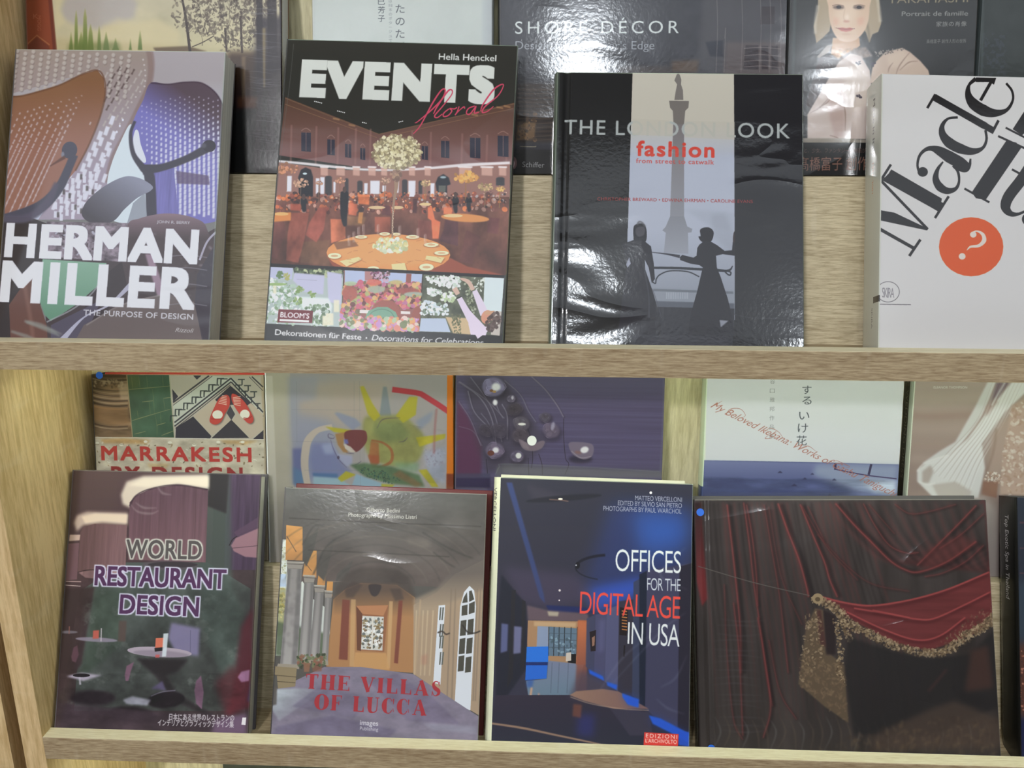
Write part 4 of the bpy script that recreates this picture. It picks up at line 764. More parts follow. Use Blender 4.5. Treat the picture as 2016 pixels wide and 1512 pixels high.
    s.blobs([(130, 560), (230, 560), (215, 1040), (115, 1040)], 50, [(150, 146, 146), (100, 96, 98)], 6, 20, .25, 1, 4)
    s.P((140, 124, 92), [(82, 1068), (208, 1078), (200, 1180), (104, 1192), (98, 1120), (80, 1110)]); s.L((90, 78, 60), [(90, 1118), (205, 1128)], 4); s.L((90, 78, 60), [(100, 1152), (200, 1160)], 4); s.P((90, 84, 80), [(60, 1180), (100, 1180), (96, 1280), (60, 1288)], .9, 3)
    s.P((130, 84, 66), [(290, 1040), (350, 1040), (345, 1095), (295, 1100)], .8, 3); s.blobs([(210, 1010), (370, 1000), (360, 1060), (220, 1080)], 90, [(84, 100, 70), (110, 120, 84), (60, 70, 50), (140, 90, 70)], 5, 12, .8); s.P((140, 96, 72), [(244, 1050), (284, 1050), (276, 1100), (248, 1100)], .9, 1)
    for p in ([(390, 165), (430, 172), (480, 160)], [(410, 240), (430, 262), (470, 232)], [(640, 290), (700, 310), (760, 322)], [(230, 130), (320, 110), (420, 130), (560, 190)], [(500, 120), (600, 150), (700, 130)]): s.L((132, 134, 142), p, [2, 8, 2], .35, 2)  # sparkle of the glossy film painted in as faint streaks
    w_ = (190, 186, 180)
    s.TT('Gilberto Bedini', (592, 216), (775, 222), 22, w_, .012); s.TT('Photographs by Massimo Listri', (492, 244), (868, 258), 23, w_, .012)
    rd = (168, 30, 42)
    didone(s, 'THE VILLAS', (255, 1190), (996, 1234), 76, rd, .95); didone(s, 'OF LUCCA', (306, 1305), (918, 1340), 78, rd, .95)
    s.TT('images', (556, 1392), (656, 1398), 26, (206, 204, 214), .02); s.TT('Publishing', (556, 1420), (656, 1426), 18, (196, 194, 206), 0)

def art_offices(s):
    s.fr(940, 920, 2.653)
    s.G([(100, 40), (1140, 80), (1130, 1500), (40, 1480)], (42, 42, 54), (46, 46, 62), (0, 60), (0, 1200))
    s.P((40, 50, 92), [(700, 180), (1120, 200), (1110, 620), (760, 760), (560, 640)], .9, 50); s.P((40, 84, 168), [(820, 230), (1100, 250), (1090, 420), (860, 460)], .7, 55); s.P((40, 76, 180), [(560, 640), (860, 580), (900, 640), (620, 760)], .75, 26)
    s.P((66, 58, 80), [(140, 520), (520, 560), (640, 690), (360, 740), (220, 700)], .6, 22); s.P((60, 56, 68), [(260, 90), (420, 140), (480, 160), (300, 180)], .5, 14)
    s.P((48, 60, 104), [(156, 80), (186, 80), (350, 660), (358, 712), (330, 680)], .9, 3); s.E((32, 32, 40), 455, 162, 200, 16, -.08, .9, 3); s.L((120, 90, 80), [(380, 168), (440, 172), (480, 178)], 5, .8, 1); s.E((214, 204, 190), 438, 166, 12, 5); s.E((220, 210, 214), 910, 133, 7); s.E((200, 190, 190), 434, 643, 6); s.E((200, 190, 190), 432, 695, 4)
    t = np.linspace(np.pi * .62, np.pi * 1.45, 22); s.L((24, 24, 34), np.stack([700 + 182 * np.cos(t), 524 + 66 * np.sin(t)], -1), [5] * 8 + [8] * 5 + [14] * 9, .9, 1); s.E((20, 20, 28), 528, 512, 12, 18); s.E((170, 170, 180), 520, 512, 4)
    # far lobby
    s.P((30, 32, 44), [(130, 560), (262, 720), (262, 1050), (100, 1280), (100, 900)], .95, 4); s.P((90, 96, 140), [(130, 815), (165, 820), (160, 960), (125, 970)], .8, 3); s.P((34, 34, 40), [(184, 640), (205, 640), (190, 1100), (160, 1150)]); s.P((34, 34, 40), [(236, 690), (256, 700), (248, 1040), (230, 1060)]); s.P((110, 112, 150), [(196, 830), (236, 834), (230, 970), (192, 975)], .8, 3)
    s.P((26, 36, 84), [(362, 720), (560, 730), (620, 760), (380, 760)], .9, 3); s.P((92, 76, 84), [(262, 720), (362, 745), (580, 765), (590, 810), (268, 800)], .9, 4); s.P((160, 150, 130), [(370, 752), (430, 756), (425, 778), (376, 776)], .9, 3)
    s.P((150, 116, 84), [(268, 800), (585, 806), (575, 1030), (262, 1010)]); s.P((180, 152, 116), [(300, 805), (520, 812), (516, 836), (300, 830)], .7, 3); s.P((120, 134, 160), [(318, 830), (375, 832), (375, 985), (312, 985)], 1, 1); s.P((84, 104, 122), [(375, 832), (528, 842), (522, 990), (375, 985)])
    for x in (378, 405, 432, 460, 494, 526): s.L((40, 44, 50), [(x, 834), (x - 3, 985)], 4)
    for y in (866, 900, 940): s.L((60, 70, 80), [(378, y), (524, y + 4)], 3, .7)
    s.blobs([(380, 880), (520, 880), (516, 980), (380, 975)], 40, [(130, 160, 176), (60, 76, 84)], 4, 9, .6); s.P((26, 24, 26), [(480, 975), (520, 975), (520, 1026), (476, 1020)]); s.P((180, 170, 160), [(468, 970), (494, 966), (494, 1010), (466, 1014)])
    s.P((14, 100, 196), [(262, 938), (375, 936), (374, 1020), (258, 1020)]); s.P((14, 90, 186), [(258, 1034), (372, 1026), (366, 1104), (254, 1112)]); s.P((12, 40, 96), [(258, 1018), (374, 1018), (372, 1034), (256, 1034)])
    s.G([(374, 1010), (560, 1030), (520, 1190), (270, 1190), (258, 1116), (366, 1104)], (104, 112, 136), (92, 112, 130), (0, 1020), (0, 1180), 1, 2); 
    for x in (395, 432, 480): s.L((60, 64, 80), [(x, 1020), (x - 8, 1180)], 3, .6, 1)
    s.P((30, 70, 150), [(262, 1110), (300, 1108), (290, 1150), (262, 1150)], .6, 6); s.L((206, 150, 110), [(288, 1150), (280, 1205)], 10, .8, 3); s.L((200, 140, 110), [(325, 1180), (324, 1215)], 8, .7, 3)
    s.P((150, 84, 52), [(530, 800), (580, 800), (570, 1030), (520, 1030)], 1, 2); s.G([(530, 800), (586, 806), (572, 1230), (512, 1300)], (170, 96, 60), (84, 54, 60), (0, 840), (0, 1200), .9, 4)
    # right corridor panels
    for q, c in (([(575, 790), (620, 770), (612, 1080), (570, 1040)], (58, 60, 84)), ([(620, 770), (680, 760), (668, 1120), (612, 1080)], (66, 66, 96)), ([(680, 740), (745, 720), (738, 1170), (668, 1120)], (74, 76, 108)), ([(745, 700), (820, 690), (812, 1180), (738, 1170)], (46, 44, 56)), ([(820, 600), (890, 560), (880, 1250), (812, 1190)], (50, 56, 80)), ([(850, 560), (892, 540), (890, 1260), (850, 1240)], (24, 30, 46)), ([(890, 540), (1120, 500), (1110, 1460), (880, 1260)], (56, 56, 80)), ([(1060, 520), (1125, 500), (1112, 1460), (1050, 1400)], (34, 32, 44))): s.P(c, q, .95, 2)
    s.P((84, 86, 122), [(640, 800), (672, 790), (664, 960), (634, 970)], .6, 10); s.P((30, 24, 26), [(748, 730), (792, 740), (784, 880), (746, 876)]); 
    for y in range(750, 850, 16): s.L((190, 120, 60), [(758, y), (786, y + 4)], 6, .8)
    s.P((34, 28, 32), [(590, 860), (624, 850), (622, 960), (596, 962)]); s.P((130, 96, 80), [(602, 890), (618, 880), (616, 930), (604, 936)]); s.L((30, 26, 30), [(773, 930), (770, 990)], 8)
    # floor, light strips, curved desk
    s.G([(100, 1190), (520, 1190), (640, 1250), (860, 1260), (1110, 1460), (1110, 1500), (40, 1500)], (44, 40, 54), (38, 40, 54), (0, 1200), (0, 1450)); s.P((70, 62, 76), [(540, 1060), (680, 1120), (760, 1250), (480, 1200)], .7, 14); s.P((52, 50, 66), [(690, 1250), (900, 1280), (920, 1400), (800, 1400)], .9, 3)
    s.G([(486, 1190), (520, 1170), (660, 1158), (740, 1170), (900, 1262), (720, 1262), (560, 1220)], (134, 104, 88), (112, 84, 80), (500, 1170), (850, 1250), .95, 1); s.L((176, 146, 120), [(490, 1200), (600, 1236), (760, 1262), (900, 1270)], 4, .7, 1)
    s.P((40, 46, 120), [(530, 1290), (620, 1290), (610, 1410), (520, 1400)], .5, 20); s.P((110, 64, 50), [(505, 1235), (550, 1240), (545, 1310), (500, 1300)], .7, 5)
    for q in ([(585, 1055), (660, 1092), (668, 1116), (590, 1078)], [(680, 1120), (735, 1138), (730, 1162), (682, 1140)], [(760, 1180), (848, 1212), (846, 1256), (790, 1240), (762, 1200)], [(900, 1296), (960, 1312), (1110, 1390), (1108, 1440), (1040, 1400), (920, 1340)]): s.P((20, 80, 190), q, 1, 3); s.P((30, 60, 160), q, .4, 20)
    s.P((22, 70, 180), [(1050, 1380), (1112, 1384), (1112, 1460), (1056, 1452)], .9, 3); s.L((140, 112, 92), [(66, 1336), (240, 1362), (420, 1400), (640, 1446), (700, 1462)], [10, 12, 10, 8, 4], .9, 1)
    for p in ([(1090, 420), (960, 560), (1100, 640)], [(900, 880), (760, 1000), (640, 1170)], [(1090, 760), (960, 860), (700, 1140)], [(940, 1210), (1000, 1260), (1090, 1290)], [(1100, 980), (1040, 1100), (960, 1150)]): s.L((130, 132, 156), p, [3, 10, 3], .22, 4)
    w_ = (206, 212, 218); g = (150, 152, 168)
    s.TT('MATTEO VERCELLONI', (828, 172), (1072, 182), 24, g, -.008, .96); s.TT('EDITED BY SILVIO SAN PIETRO', (738, 198), (1072, 213), 24, g, -.008, .96); s.TT('PHOTOGRAPHS BY PAUL WARCHOL', (662, 226), (1070, 243), 24, g, -.008, .96)
    s.TT('OFFICES', (724, 542), (1068, 554), 112, w_, -.006, .92); s.TT('FOR THE', (890, 642), (1066, 648), 62, (190, 196, 204), -.008, .9); s.TT('DIGITAL AGE', (538, 764), (1062, 792), 112, (214, 66, 54), -.004, .9); s.TT('IN USA', (788, 922), (1060, 938), 110, w_, -.004, .92)
    s.P((196, 50, 44), [(876, 1384), (1056, 1394), (1052, 1456), (872, 1452)]); s.TT('EDIZIONI', (884, 1412), (1048, 1420), 20, (236, 190, 180), .02, 1.3); s.TT("L'ARCHIVOLTO", (882, 1438), (1046, 1446), 20, (236, 190, 180), .02, 1)

def art_curtain(s):
    s.fr(1350, 960, 2.739)
    s.a[:] = np.array((58, 51, 50)) / 255.
    s.G([(20, 60), (1660, 60), (1700, 1460), (40, 1460)], (64, 56, 56), (54, 48, 46), (0, 80), (0, 1200))
    s.N(.25, 30, 300); s.N(.16, 200, 200)
    s.G([(40, 80), (72, 80), (110, 600), (80, 640), (50, 500)], (40, 20, 22), (120, 30, 36), (0, 80), (0, 500), .9, 4)
    rd = (134, 44, 44)
    fol = [([(215, 90), (240, 300), (262, 500), (285, 760), (290, 1000)], 12), ([(305, 80), (335, 300), (360, 520), (395, 760), (430, 1020), (460, 1180)], 9), ([(320, 90), (350, 260), (372, 460), (380, 640)], 7), ([(415, 90), (450, 300), (500, 600), (545, 1000)], 6), ([(490, 85), (545, 240), (600, 380), (640, 520), (655, 590)], 14), ([(610, 90), (680, 260), (740, 400), (770, 500), (810, 590)], 12),
           ([(440, 100), (480, 350), (520, 520), (620, 740)], 4), ([(250, 620), (280, 900), (300, 1340)], 7), ([(380, 700), (415, 900), (450, 1180), (410, 1350)], 8), ([(200, 520), (215, 900), (250, 1250), (300, 1360)], 5), ([(440, 820), (500, 1100), (590, 1250)], 5), ([(650, 100), (740, 290)], 5),
           ([(800, 85), (900, 200), (990, 290), (1090, 390), (1170, 440), (1250, 455), (1400, 400), (1560, 290)], 13), ([(950, 85), (1010, 200), (1090, 310), (1180, 352), (1250, 350)], 7), ([(980, 90), (1040, 160), (1120, 250)], 4), ([(1560, 95), (1450, 210), (1330, 330), (1240, 420)], 10), ([(1600, 140), (1480, 250), (1360, 330)], 6), ([(1600, 310), (1500, 400), (1380, 460), (1280, 480)], 6), ([(1120, 90), (1200, 140), (1300, 130), (1450, 90)], 5), ([(700, 250), (860, 420), (1000, 520), (1200, 560)], 4), ([(620, 100), (760, 330), (920, 500)], 4)]
    for k in range(34):                                    # soft minor folds fanning out from the top
        x0 = 60 + k * 26 + s.rng.rand() * 14; b_ = (x0 - 60) * .28; dark = s.rng.rand() < .55
        s.L((30, 22, 24) if dark else (112, 44, 44), [(x0, 80), (x0 + 20 + b_ * .3, 420), (x0 + 60 + b_ * .6, 800), (x0 + 90 + b_ * .8, 1250)], [6 + 10 * s.rng.rand(), 14 * s.rng.rand() + 4, 8, 3], .32, 5)
    for k in range(22):
        x0 = 760 + k * 36; s.L((32, 24, 26) if k % 2 else (120, 46, 46), [(x0, 80), (x0 + 130 - k * 2, 250 + k * 4), (x0 + 330 - k * 6, 400 + k * 3), (x0 + 560, 330 - k * 2)], [10, 22, 16, 5], .28, 8)
    for p, w_ in fol:
        s.L((30, 24, 26), np.array(p) + [w_ * 1.2, 4], w_ * 2.4, .5, 7); s.L(rd, p, w_, .6, 4); s.L((156, 64, 62), p, w_ * .35, .5, 2)
    s.P((100, 40, 40), [(1300, 330), (1480, 250), (1560, 300), (1400, 400), (1250, 445)], .5, 14)
    for k in range(30):                                    # ruffled hem, and glints of crumpled film painted in along the foot
        x = 150 + k * 50; s.L((104, 84, 66) if k % 3 else (118, 116, 118), [(x, 1210 + 60 * s.rng.rand()), (x + 30, 1320), (x - 20 + 60 * s.rng.rand(), 1420)], [2, 9, 3], .35, 3)
    # swag
    sw = [(700, 580), (860, 622), (1000, 636), (1200, 606), (1400, 550), (1640, 450), (1660, 700), (1590, 770), (1450, 830), (1300, 880), (1120, 840), (900, 720)]
    s.G(sw, (112, 42, 46), (104, 40, 42), (800, 600), (1400, 800), 1, 3); s.N(.15, 120, 12, sw)
    for p, w_ in (([(710, 585), (860, 622), (1000, 636), (1200, 606), (1400, 550), (1630, 455)], 9), ([(900, 650), (1080, 680), (1230, 708), (1330, 706), (1480, 640), (1640, 560)], 8), ([(860, 670), (1050, 760), (1230, 820), (1360, 800), (1500, 700)], 8), ([(1000, 660), (1200, 700)], 5)): s.L((70, 24, 28), np.array(p) + [0, 14], w_ * 2, .5, 6); s.L((168, 58, 58), p, w_, .8, 2)
    gold = [(140, 116, 84), (112, 90, 62), (166, 142, 106), (84, 66, 48)]
    line = spline([(690, 600), (800, 650), (870, 730), (990, 790), (1110, 850), (1280, 892), (1400, 880), (1500, 800), (1600, 750), (1650, 700)], n=14)
    for x, y in line: s.blobs(s.ell(x, y, 30, 24), 9, gold, 4, 11, .75, .6)
    s.blobs([(1400, 800), (1520, 700), (1650, 620), (1650, 740), (1500, 850), (1300, 900)], 150, gold, 4, 12, .5, .4, 1)
    s.E((150, 126, 90), 704, 598, 30, 28); s.E((92, 74, 52), 704, 602, 14, 12); s.L((90, 84, 80), [(60, 424), (360, 512), (660, 582)], 5, .85)
    s.P((96, 78, 58), [(690, 650), (735, 660), (750, 880), (850, 960), (870, 1270), (740, 1180), (600, 1060), (640, 760)], .95, 3); s.P((44, 34, 36), [(735, 660), (800, 690), (800, 900), (750, 900)], .9, 4); s.P((76, 40, 40), [(700, 660), (722, 660), (750, 860), (715, 840)], .8, 4)
    s.blobs([(640, 680), (720, 660), (740, 900), (620, 1060), (600, 1040)], 190, gold, 4, 11, .6, .5); s.blobs([(600, 900), (850, 960), (870, 1270), (740, 1180), (600, 1060)], 240, [(124, 100, 70), (100, 80, 58), (140, 114, 80)], 5, 18, .4, .35, 1)
    for p in ([(795, 720), (815, 800), (830, 900), (820, 980), (850, 1060)], [(820, 720), (860, 780), (880, 830)]):
        for x, y in spline(p, n=9): s.blobs(s.ell(x, y, 18, 14), 4, gold, 4, 9, .8, .6)
    s.P((38, 36, 38), [(860, 800), (1100, 880), (1300, 920), (1520, 900), (1660, 760), (1690, 1180), (1300, 1340), (900, 1330), (850, 1000)], .8, 10); s.P((92, 54, 44), [(1530, 880), (1620, 850), (1650, 1080), (1500, 1100)], .5, 12); s.L((90, 50, 46), [(1400, 980), (1300, 1100)], 14, .4, 6)
    s.P((84, 66, 54), [(1000, 1340), (1300, 1200), (1440, 1150), (1690, 1250), (1690, 1400), (1000, 1420)], .6, 14); s.blobs([(900, 1330), (1300, 1240), (1680, 1240), (1690, 1440), (700, 1420)], 200, [(110, 88, 64), (60, 48, 40), (84, 66, 50)], 6, 26, .3, .4, 4)
    for k in range(16): y = 700 + k * 40 + s.rng.rand() * 20; x = 130 + s.rng.rand() * 60; s.L((96, 96, 104), [(x, y), (x + 120, y - 14 + 28 * s.rng.rand()), (x + 240, y + 6)], [2, 7, 2], .22, 3)  # sheen bands of the wrinkled film painted in
    s.L((104, 36, 40), [(1575, 80), (1610, 120), (1640, 600)], 16, .4, 4)

def art_landscape(s):
    s.fr(0, 0, 3.2516)
    s.G([(100, -700), (1900, -700), (1900, 1200), (100, 1200)], (160, 152, 140), (196, 186, 150), (0, -400), (0, 300))
    s.N(.08, 60, 40)
    s.P((170, 162, 160), [(390, 60), (430, -20), (560, -60), (800, -60), (880, 20), (860, 110), (780, 150), (620, 190), (480, 160), (410, 120)], .8, 14); s.P((204, 190, 150), [(650, 170), (760, 120), (860, 150), (1000, 120), (1150, 200), (1150, 320), (640, 320)], .7, 16); s.P((204, 192, 152), [(340, -60), (420, -60), (380, 60), (420, 140), (360, 200)], .7, 12)
    s.P((176, 160, 120), [(350, 240), (1150, 300), (1300, 1100), (350, 1100)], .6, 20)
    for x, y0, w_ in ((455, 200, 26), (488, 60, 26), (545, 50, 34), (580, 150, 40), (635, 160, 26), (680, 200, 40), (740, 240, 46), (835, 240, 20), (897, 190, 28), (520, 200, 50)):
        s.G([(x, y0), (x + w_ * .3, y0 + 60), (x + w_ * .5, 320), (x - w_ * .5, 320), (x - w_ * .3, y0 + 60)], (160, 160, 104), (84, 106, 46), (0, y0), (0, 300), .9, 3)
    s.P((104, 116, 62), [(440, 280), (760, 270), (780, 330), (430, 330)], .6, 12); s.P((84, 66, 50), [(980, 305), (1200, 295), (1330, 330), (1000, 335)], .8, 4)
    dk = (58, 48, 46)
    s.L(dk, [(1160, -40), (1190, 120), (1218, 340)], [12, 16, 18], .95, 1); s.L(dk, [(1230, 300), (1300, 270), (1370, 230)], 6, .9); s.L(dk, [(1440, 180), (1450, 330)], 10, .9); s.L(dk, [(1540, 100), (1550, 340)], 14, .9, 1)
    s.blobs([(1200, -300), (1800, -300), (1840, 120), (1700, 330), (1400, 330), (1250, 180)], 900, [(64, 54, 52), (96, 86, 78), (74, 66, 60), (120, 112, 98)], 3, 13, .55, .5, 1)
    for k in range(26):
        x, y = 1180 + s.rng.rand() * 520, -20 + s.rng.rand() * 330; s.L((52, 44, 42), [(x, y), (x + 40 * (s.rng.rand() - .5), y - 40), (x + 90 * (s.rng.rand() - .5), y - 90)], [5, 3, 1], .7)
    s.blobs([(1120, -60), (1700, -60), (1760, 180), (1500, 300), (1300, 220), (1140, 180), (1090, 130)], 520, [(64, 54, 52), (86, 76, 70), (74, 66, 60), (100, 90, 80)], 5, 20, .55, .5, 1)
    s.G([(1450, 330), (1840, 330), (1840, 1200), (1450, 1200)], (70, 52, 42), (26, 20, 20), (0, 350), (0, 800), .97, 20); s.G([(1640, 100), (1860, 100), (1860, 1200), (1600, 1200)], (58, 52, 58), (34, 30, 32), (0, 200), (0, 700), .9, 18)
    for x, w_ in ((1660, 40), (1740, 60), (1800, 24)): s.L((44, 38, 42), [(x, -40), (x + 6, 500), (x - 20, 1200)], w_, .85, 3, sm=False)
    s.L((150, 132, 92), [(1690, 180), (1692, 560)], [22, 10], .7, 4); s.L((150, 128, 96), [(1560, 360), (1558, 640)], [26, 10], .5, 6); s.L((120, 92, 62), [(1815, 340), (1822, 700)], 14, .6, 4); s.P((96, 60, 44), [(1520, 620), (1650, 620), (1640, 690), (1520, 690)], .6, 10)
    for k in range(46): y = 30 + s.rng.rand() * 950; x = 1560 + s.rng.rand() * 120; s.L((140, 140, 150), [(x, y), (x + 70, y + 20 * s.rng.rand()), (x + 180, y + 40 * s.rng.rand() - 10)], [1, 3.5, 1], .35, 1)
    sp = [(0, -1500), (330, -1500), (330, 0), (355, 300), (400, 1200), (150, 1200)]
    s.P((128, 62, 40), sp); s.L((96, 44, 30), [(318, -1500), (322, 0), (350, 300), (395, 1200)], 26, .8, 3, sm=False)
    s.L((150, 92, 60), [(165, 292), (236, 226), (318, 288)], 9, .9, 1, sm=False); s.P((84, 40, 26), [(168, 300), (236, 236), (316, 296), (400, 1200), (150, 1200)], .5, 3)
    s.TT('K', (214, 120), (246, 120), 30, (150, 86, 62), 0); s.TT('MOGG', (240, 100), (240, 196), 24, (150, 86, 62), 0, a=.8)

def art_whitejp(s):
    s.fr(580, 0, 3.733)
    s.a[:] = np.array((184, 190, 186)) / 255.; s.N(.02, 50)
    s.V('たのたび', 775, 92, 92, 66, (70, 74, 80)); s.V('巳芳子', 638, 32, 62, 50, (70, 74, 80)); s.V('は日本のポタージュで', 704, 18, 32, 24, (120, 124, 128))
    s.G([(1380, -100), (1500, -100), (1500, 400), (1380, 400)], (170, 176, 180), (150, 152, 160), (1390, 0), (1460, 0), .6, 10)

def art_shore(s):
    s.fr(960, 0, 3.15)
    s.a[:] = np.array((50, 50, 56)) / 255.; s.N(.25, 60, 60)
    s.P((76, 74, 78), [(1340, -60), (1860, -60), (1860, 480), (1300, 470), (1320, 200)], .7, 20); s.P((90, 80, 80), [(1480, 260), (1860, 260), (1850, 480), (1460, 480)], .8, 10); s.P((40, 42, 52), [(1350, 260), (1460, 250), (1460, 350), (1380, 350)], .8, 4)
    for q in ([(1600, 280), (1680, 280), (1680, 430), (1585, 430)], [(1700, 285), (1740, 285), (1740, 430), (1700, 430)], [(1760, 285), (1800, 285), (1800, 430), (1760, 430)], [(1700, 40), (1780, 40), (1780, 150), (1690, 150)]): s.P((54, 48, 52), q, .9, 2)
    for x in (1420, 1470, 1575, 1690, 1750, 1815): s.L((120, 112, 112), [(x, -60 if x != 1470 else 240), (x + 6, 180), (x - 4, 450)], 5, .5, 1)
    for y in (300, 345, 380, 415): s.L((130, 120, 118), [(1590, y), (1700, y - 6), (1820, y + 4)], 5, .6, 1)
    s.P((96, 76, 60), [(1140, 380), (1310, 370), (1300, 450), (1140, 450)], .7, 10); s.P((76, 66, 62), [(800, 410), (1140, 410), (1140, 470), (800, 450)], .6, 10)
    s.P((56, 46, 40), [(170, 520), (420, 520), (420, 880), (160, 880)], .9, 10)
    for k in range(26): y = 540 + k * 13; s.L((84, 72, 62) if k % 2 else (34, 32, 34), [(185, y), (290, y + 4 * (k % 3)), (400, y)], 5, .6, 1)
    s.P((112, 86, 58), [(190, 760), (300, 760), (290, 860), (180, 870)], .9, 5); s.blobs([(190, 700), (320, 700), (300, 870), (180, 870)], 60, [(140, 106, 70), (80, 60, 44), (60, 50, 44)], 5, 14, .6); s.L((170, 160, 130), [(200, 908), (290, 910), (300, 905)], 5, .7, 1)
    s.P((28, 26, 28), [(130, 930), (440, 930), (440, 1100), (120, 1100)], .95, 6); s.E((110, 84, 84), 160, 1010, 22, 40); s.L((200, 180, 180), [(155, 985), (165, 1010), (160, 1040)], 5)
    s.TT('Schiffer', (215, 1036), (352, 1040), 34, (150, 150, 150), 0)
    s.TT('SHORE DÉCOR', (170, 210), (1186, 206), 76, (196, 202, 200), .004, 1.35); s.TT("Design at the Water's Edge", (172, 306), (1034, 306), 50, (146, 150, 156), -.006, 1)

def art_doll(s):
    s.fr(1500, 0, 3.907)
    s.a[:] = np.array((52, 52, 52)) / 255.; s.N(.06, 60)
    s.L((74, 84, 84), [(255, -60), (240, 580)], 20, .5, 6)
    # hair and cap
    s.P((162, 146, 122), [(432, -60), (900, -60), (905, 100), (918, 180), (895, 245), (850, 265), (826, 330), (800, 250), (700, 120), (540, 120), (520, 240), (470, 290), (418, 334), (398, 200), (430, 80)], 1, 2); s.L((196, 184, 164), [(880, -60), (900, 60), (912, 170)], 26, .6, 5); s.L((110, 96, 78), [(800, 150), (820, 240), (826, 320)], 18, .6, 5); s.L((196, 186, 170), [(430, 40), (412, 160), (410, 260)], 22, .6, 6)
    s.P((186, 150, 118), [(545, 290), (750, 290), (756, 350), (700, 400), (580, 460), (530, 420)], 1, 3)
    # face
    s.P((204, 176, 152), [(520, -60), (820, -60), (828, 60), (816, 170), (780, 250), (720, 308), (650, 322), (590, 304), (545, 240), (522, 160), (512, 60)], 1, 2, sm=True); s.P((224, 204, 184), [(600, 0), (740, 0), (730, 120), (640, 200), (560, 140)], .5, 26)
    s.P((206, 146, 126), [(548, 130), (600, 150), (580, 200), (548, 190)], .4, 14); s.P((206, 146, 126), [(730, 140), (790, 130), (780, 190), (740, 200)], .4, 14)
    s.E((92, 76, 72), 590, 56, 44, 16, .02, .75, 5); s.E((92, 76, 72), 745, 56, 44, 16, 0, .75, 5); s.E((50, 42, 44), 592, 54, 20, 13); s.E((50, 42, 44), 748, 56, 20, 13); s.L((120, 96, 84), [(540, 44), (580, 34), (630, 46)], 5, .7, 1); s.L((120, 96, 84), [(705, 46), (750, 36), (795, 46)], 5, .7, 1)
    s.L((176, 140, 120), [(640, 60), (628, 130), (640, 160)], 6, .4, 3); s.E((176, 122, 108), 650, 164, 26, 8, 0, .7, 4); s.E((236, 220, 206), 655, 130, 14, 22, 0, .5, 8)
    s.P((176, 96, 90), [(580, 216), (620, 212), (648, 218), (676, 213), (706, 222), (680, 238), (648, 244), (610, 238)], .9, 2); s.L((104, 56, 56), [(568, 214), (610, 222), (650, 224), (716, 220)], 4, .9, 1); s.L((150, 118, 104), [(556, 206), (572, 218)], 3, .6); s.E((176, 140, 120), 648, 262, 40, 6, 0, .5, 5)
    # blouse
    s.P((66, 56, 54), [(440, 440), (540, 420), (600, 460), (560, 700), (400, 900), (340, 800)], 1, 5); s.P((166, 156, 148), [(420, 440), (500, 350), (545, 340), (520, 400), (440, 446)], .9, 3)
    s.P((120, 106, 98), [(600, 440), (720, 370), (800, 360), (850, 430), (700, 470), (560, 560)], 1, 4); s.N(.4, 8, 8, [(560, 380), (860, 360), (870, 470), (540, 560)])
    s.P((196, 180, 172), [(590, 480), (680, 410), (760, 430), (830, 540), (840, 640), (800, 1070), (350, 1070), (350, 880), (480, 660)], 1, 3)
    s.P((176, 150, 142), [(500, 690), (620, 640), (640, 940), (630, 1050), (560, 1060), (520, 900)], .7, 14); s.P((212, 198, 186), [(650, 520), (760, 480), (830, 600), (810, 800), (700, 860), (640, 700)], .6, 18)
    s.P((190, 168, 152), [(880, 470), (950, 400), (1080, 368), (1140, 400), (1220, 470), (1280, 540), (1300, 620), (830, 640), (850, 520)], 1, 3); s.P((206, 186, 168), [(960, 430), (1080, 390), (1180, 470), (1100, 520), (980, 520)], .7, 14)
    for p in ([(1140, 400), (1090, 460), (1050, 520), (1030, 580)], [(1200, 470), (1130, 480), (1060, 540)], [(1010, 480), (980, 520), (970, 560)], [(510, 760), (440, 830), (370, 870)], [(600, 700), (640, 860), (640, 1010)], [(520, 1040), (580, 1060), (600, 1090)], [(540, 740), (500, 790), (420, 840)]): s.L((124, 100, 90), p, [3, 9, 3], .7, 3)
    s.blobs([(860, 400), (1100, 365), (1080, 385), (880, 440)], 50, [(96, 88, 84), (150, 140, 132)], 4, 9, .7)
    for x, y in ((745, 485), (750, 740), (855, 495)): s.blobs(s.ell(x, y, 20, 16), 7, [(56, 48, 60)], 6, 11, .9)
    s.blobs([(480, 460), (560, 470), (440, 640), (400, 600)], 50, [(120, 112, 110), (50, 44, 44)], 3, 7, .7)
    s.P((156, 148, 136), [(200, 1060), (620, 1064), (900, 1080), (900, 1110), (180, 1096)], .9, 2); s.P((32, 28, 28), [(150, 1096), (1700, 1100), (1700, 1500), (140, 1500)])
    s.TT('と、少女、ファンタジー、映画が', (325, 1172), (800, 1172), 28, (124, 100, 92), 0, a=.8); s.TT('髙橋富子 創作人形', (282, 1305), (990, 1300), 82, (128, 96, 84), .006)
    g = (120, 116, 110)
    s.TT('TAKAHASHI', (970, 26), (1586, 16), 62, (130, 120, 98), .0); s.TT('Portrait de famille', (1074, 124), (1586, 120), 36, (136, 136, 132), .02); s.TT('家族の肖像', (1340, 202), (1575, 198), 30, (136, 136, 132), .02, 1.15); s.TT('髙橋富子 創作人形の世界', (1266, 332), (1572, 328), 24, (122, 122, 118), .01)

def art_navy(s):
    s.a[:] = np.array((50, 54, 52)) / 255.; s.N(.1, 30); s.fr(1500, 0, 3.907)
    s.L((76, 88, 84), [(1705, -200), (1690, 600)], 12, .6, 4); s.N(.35, 6, 6, [(1700, 260), (1880, 250), (1870, 590), (1690, 590)], (70, 76, 90), thr=.5, blur=12)

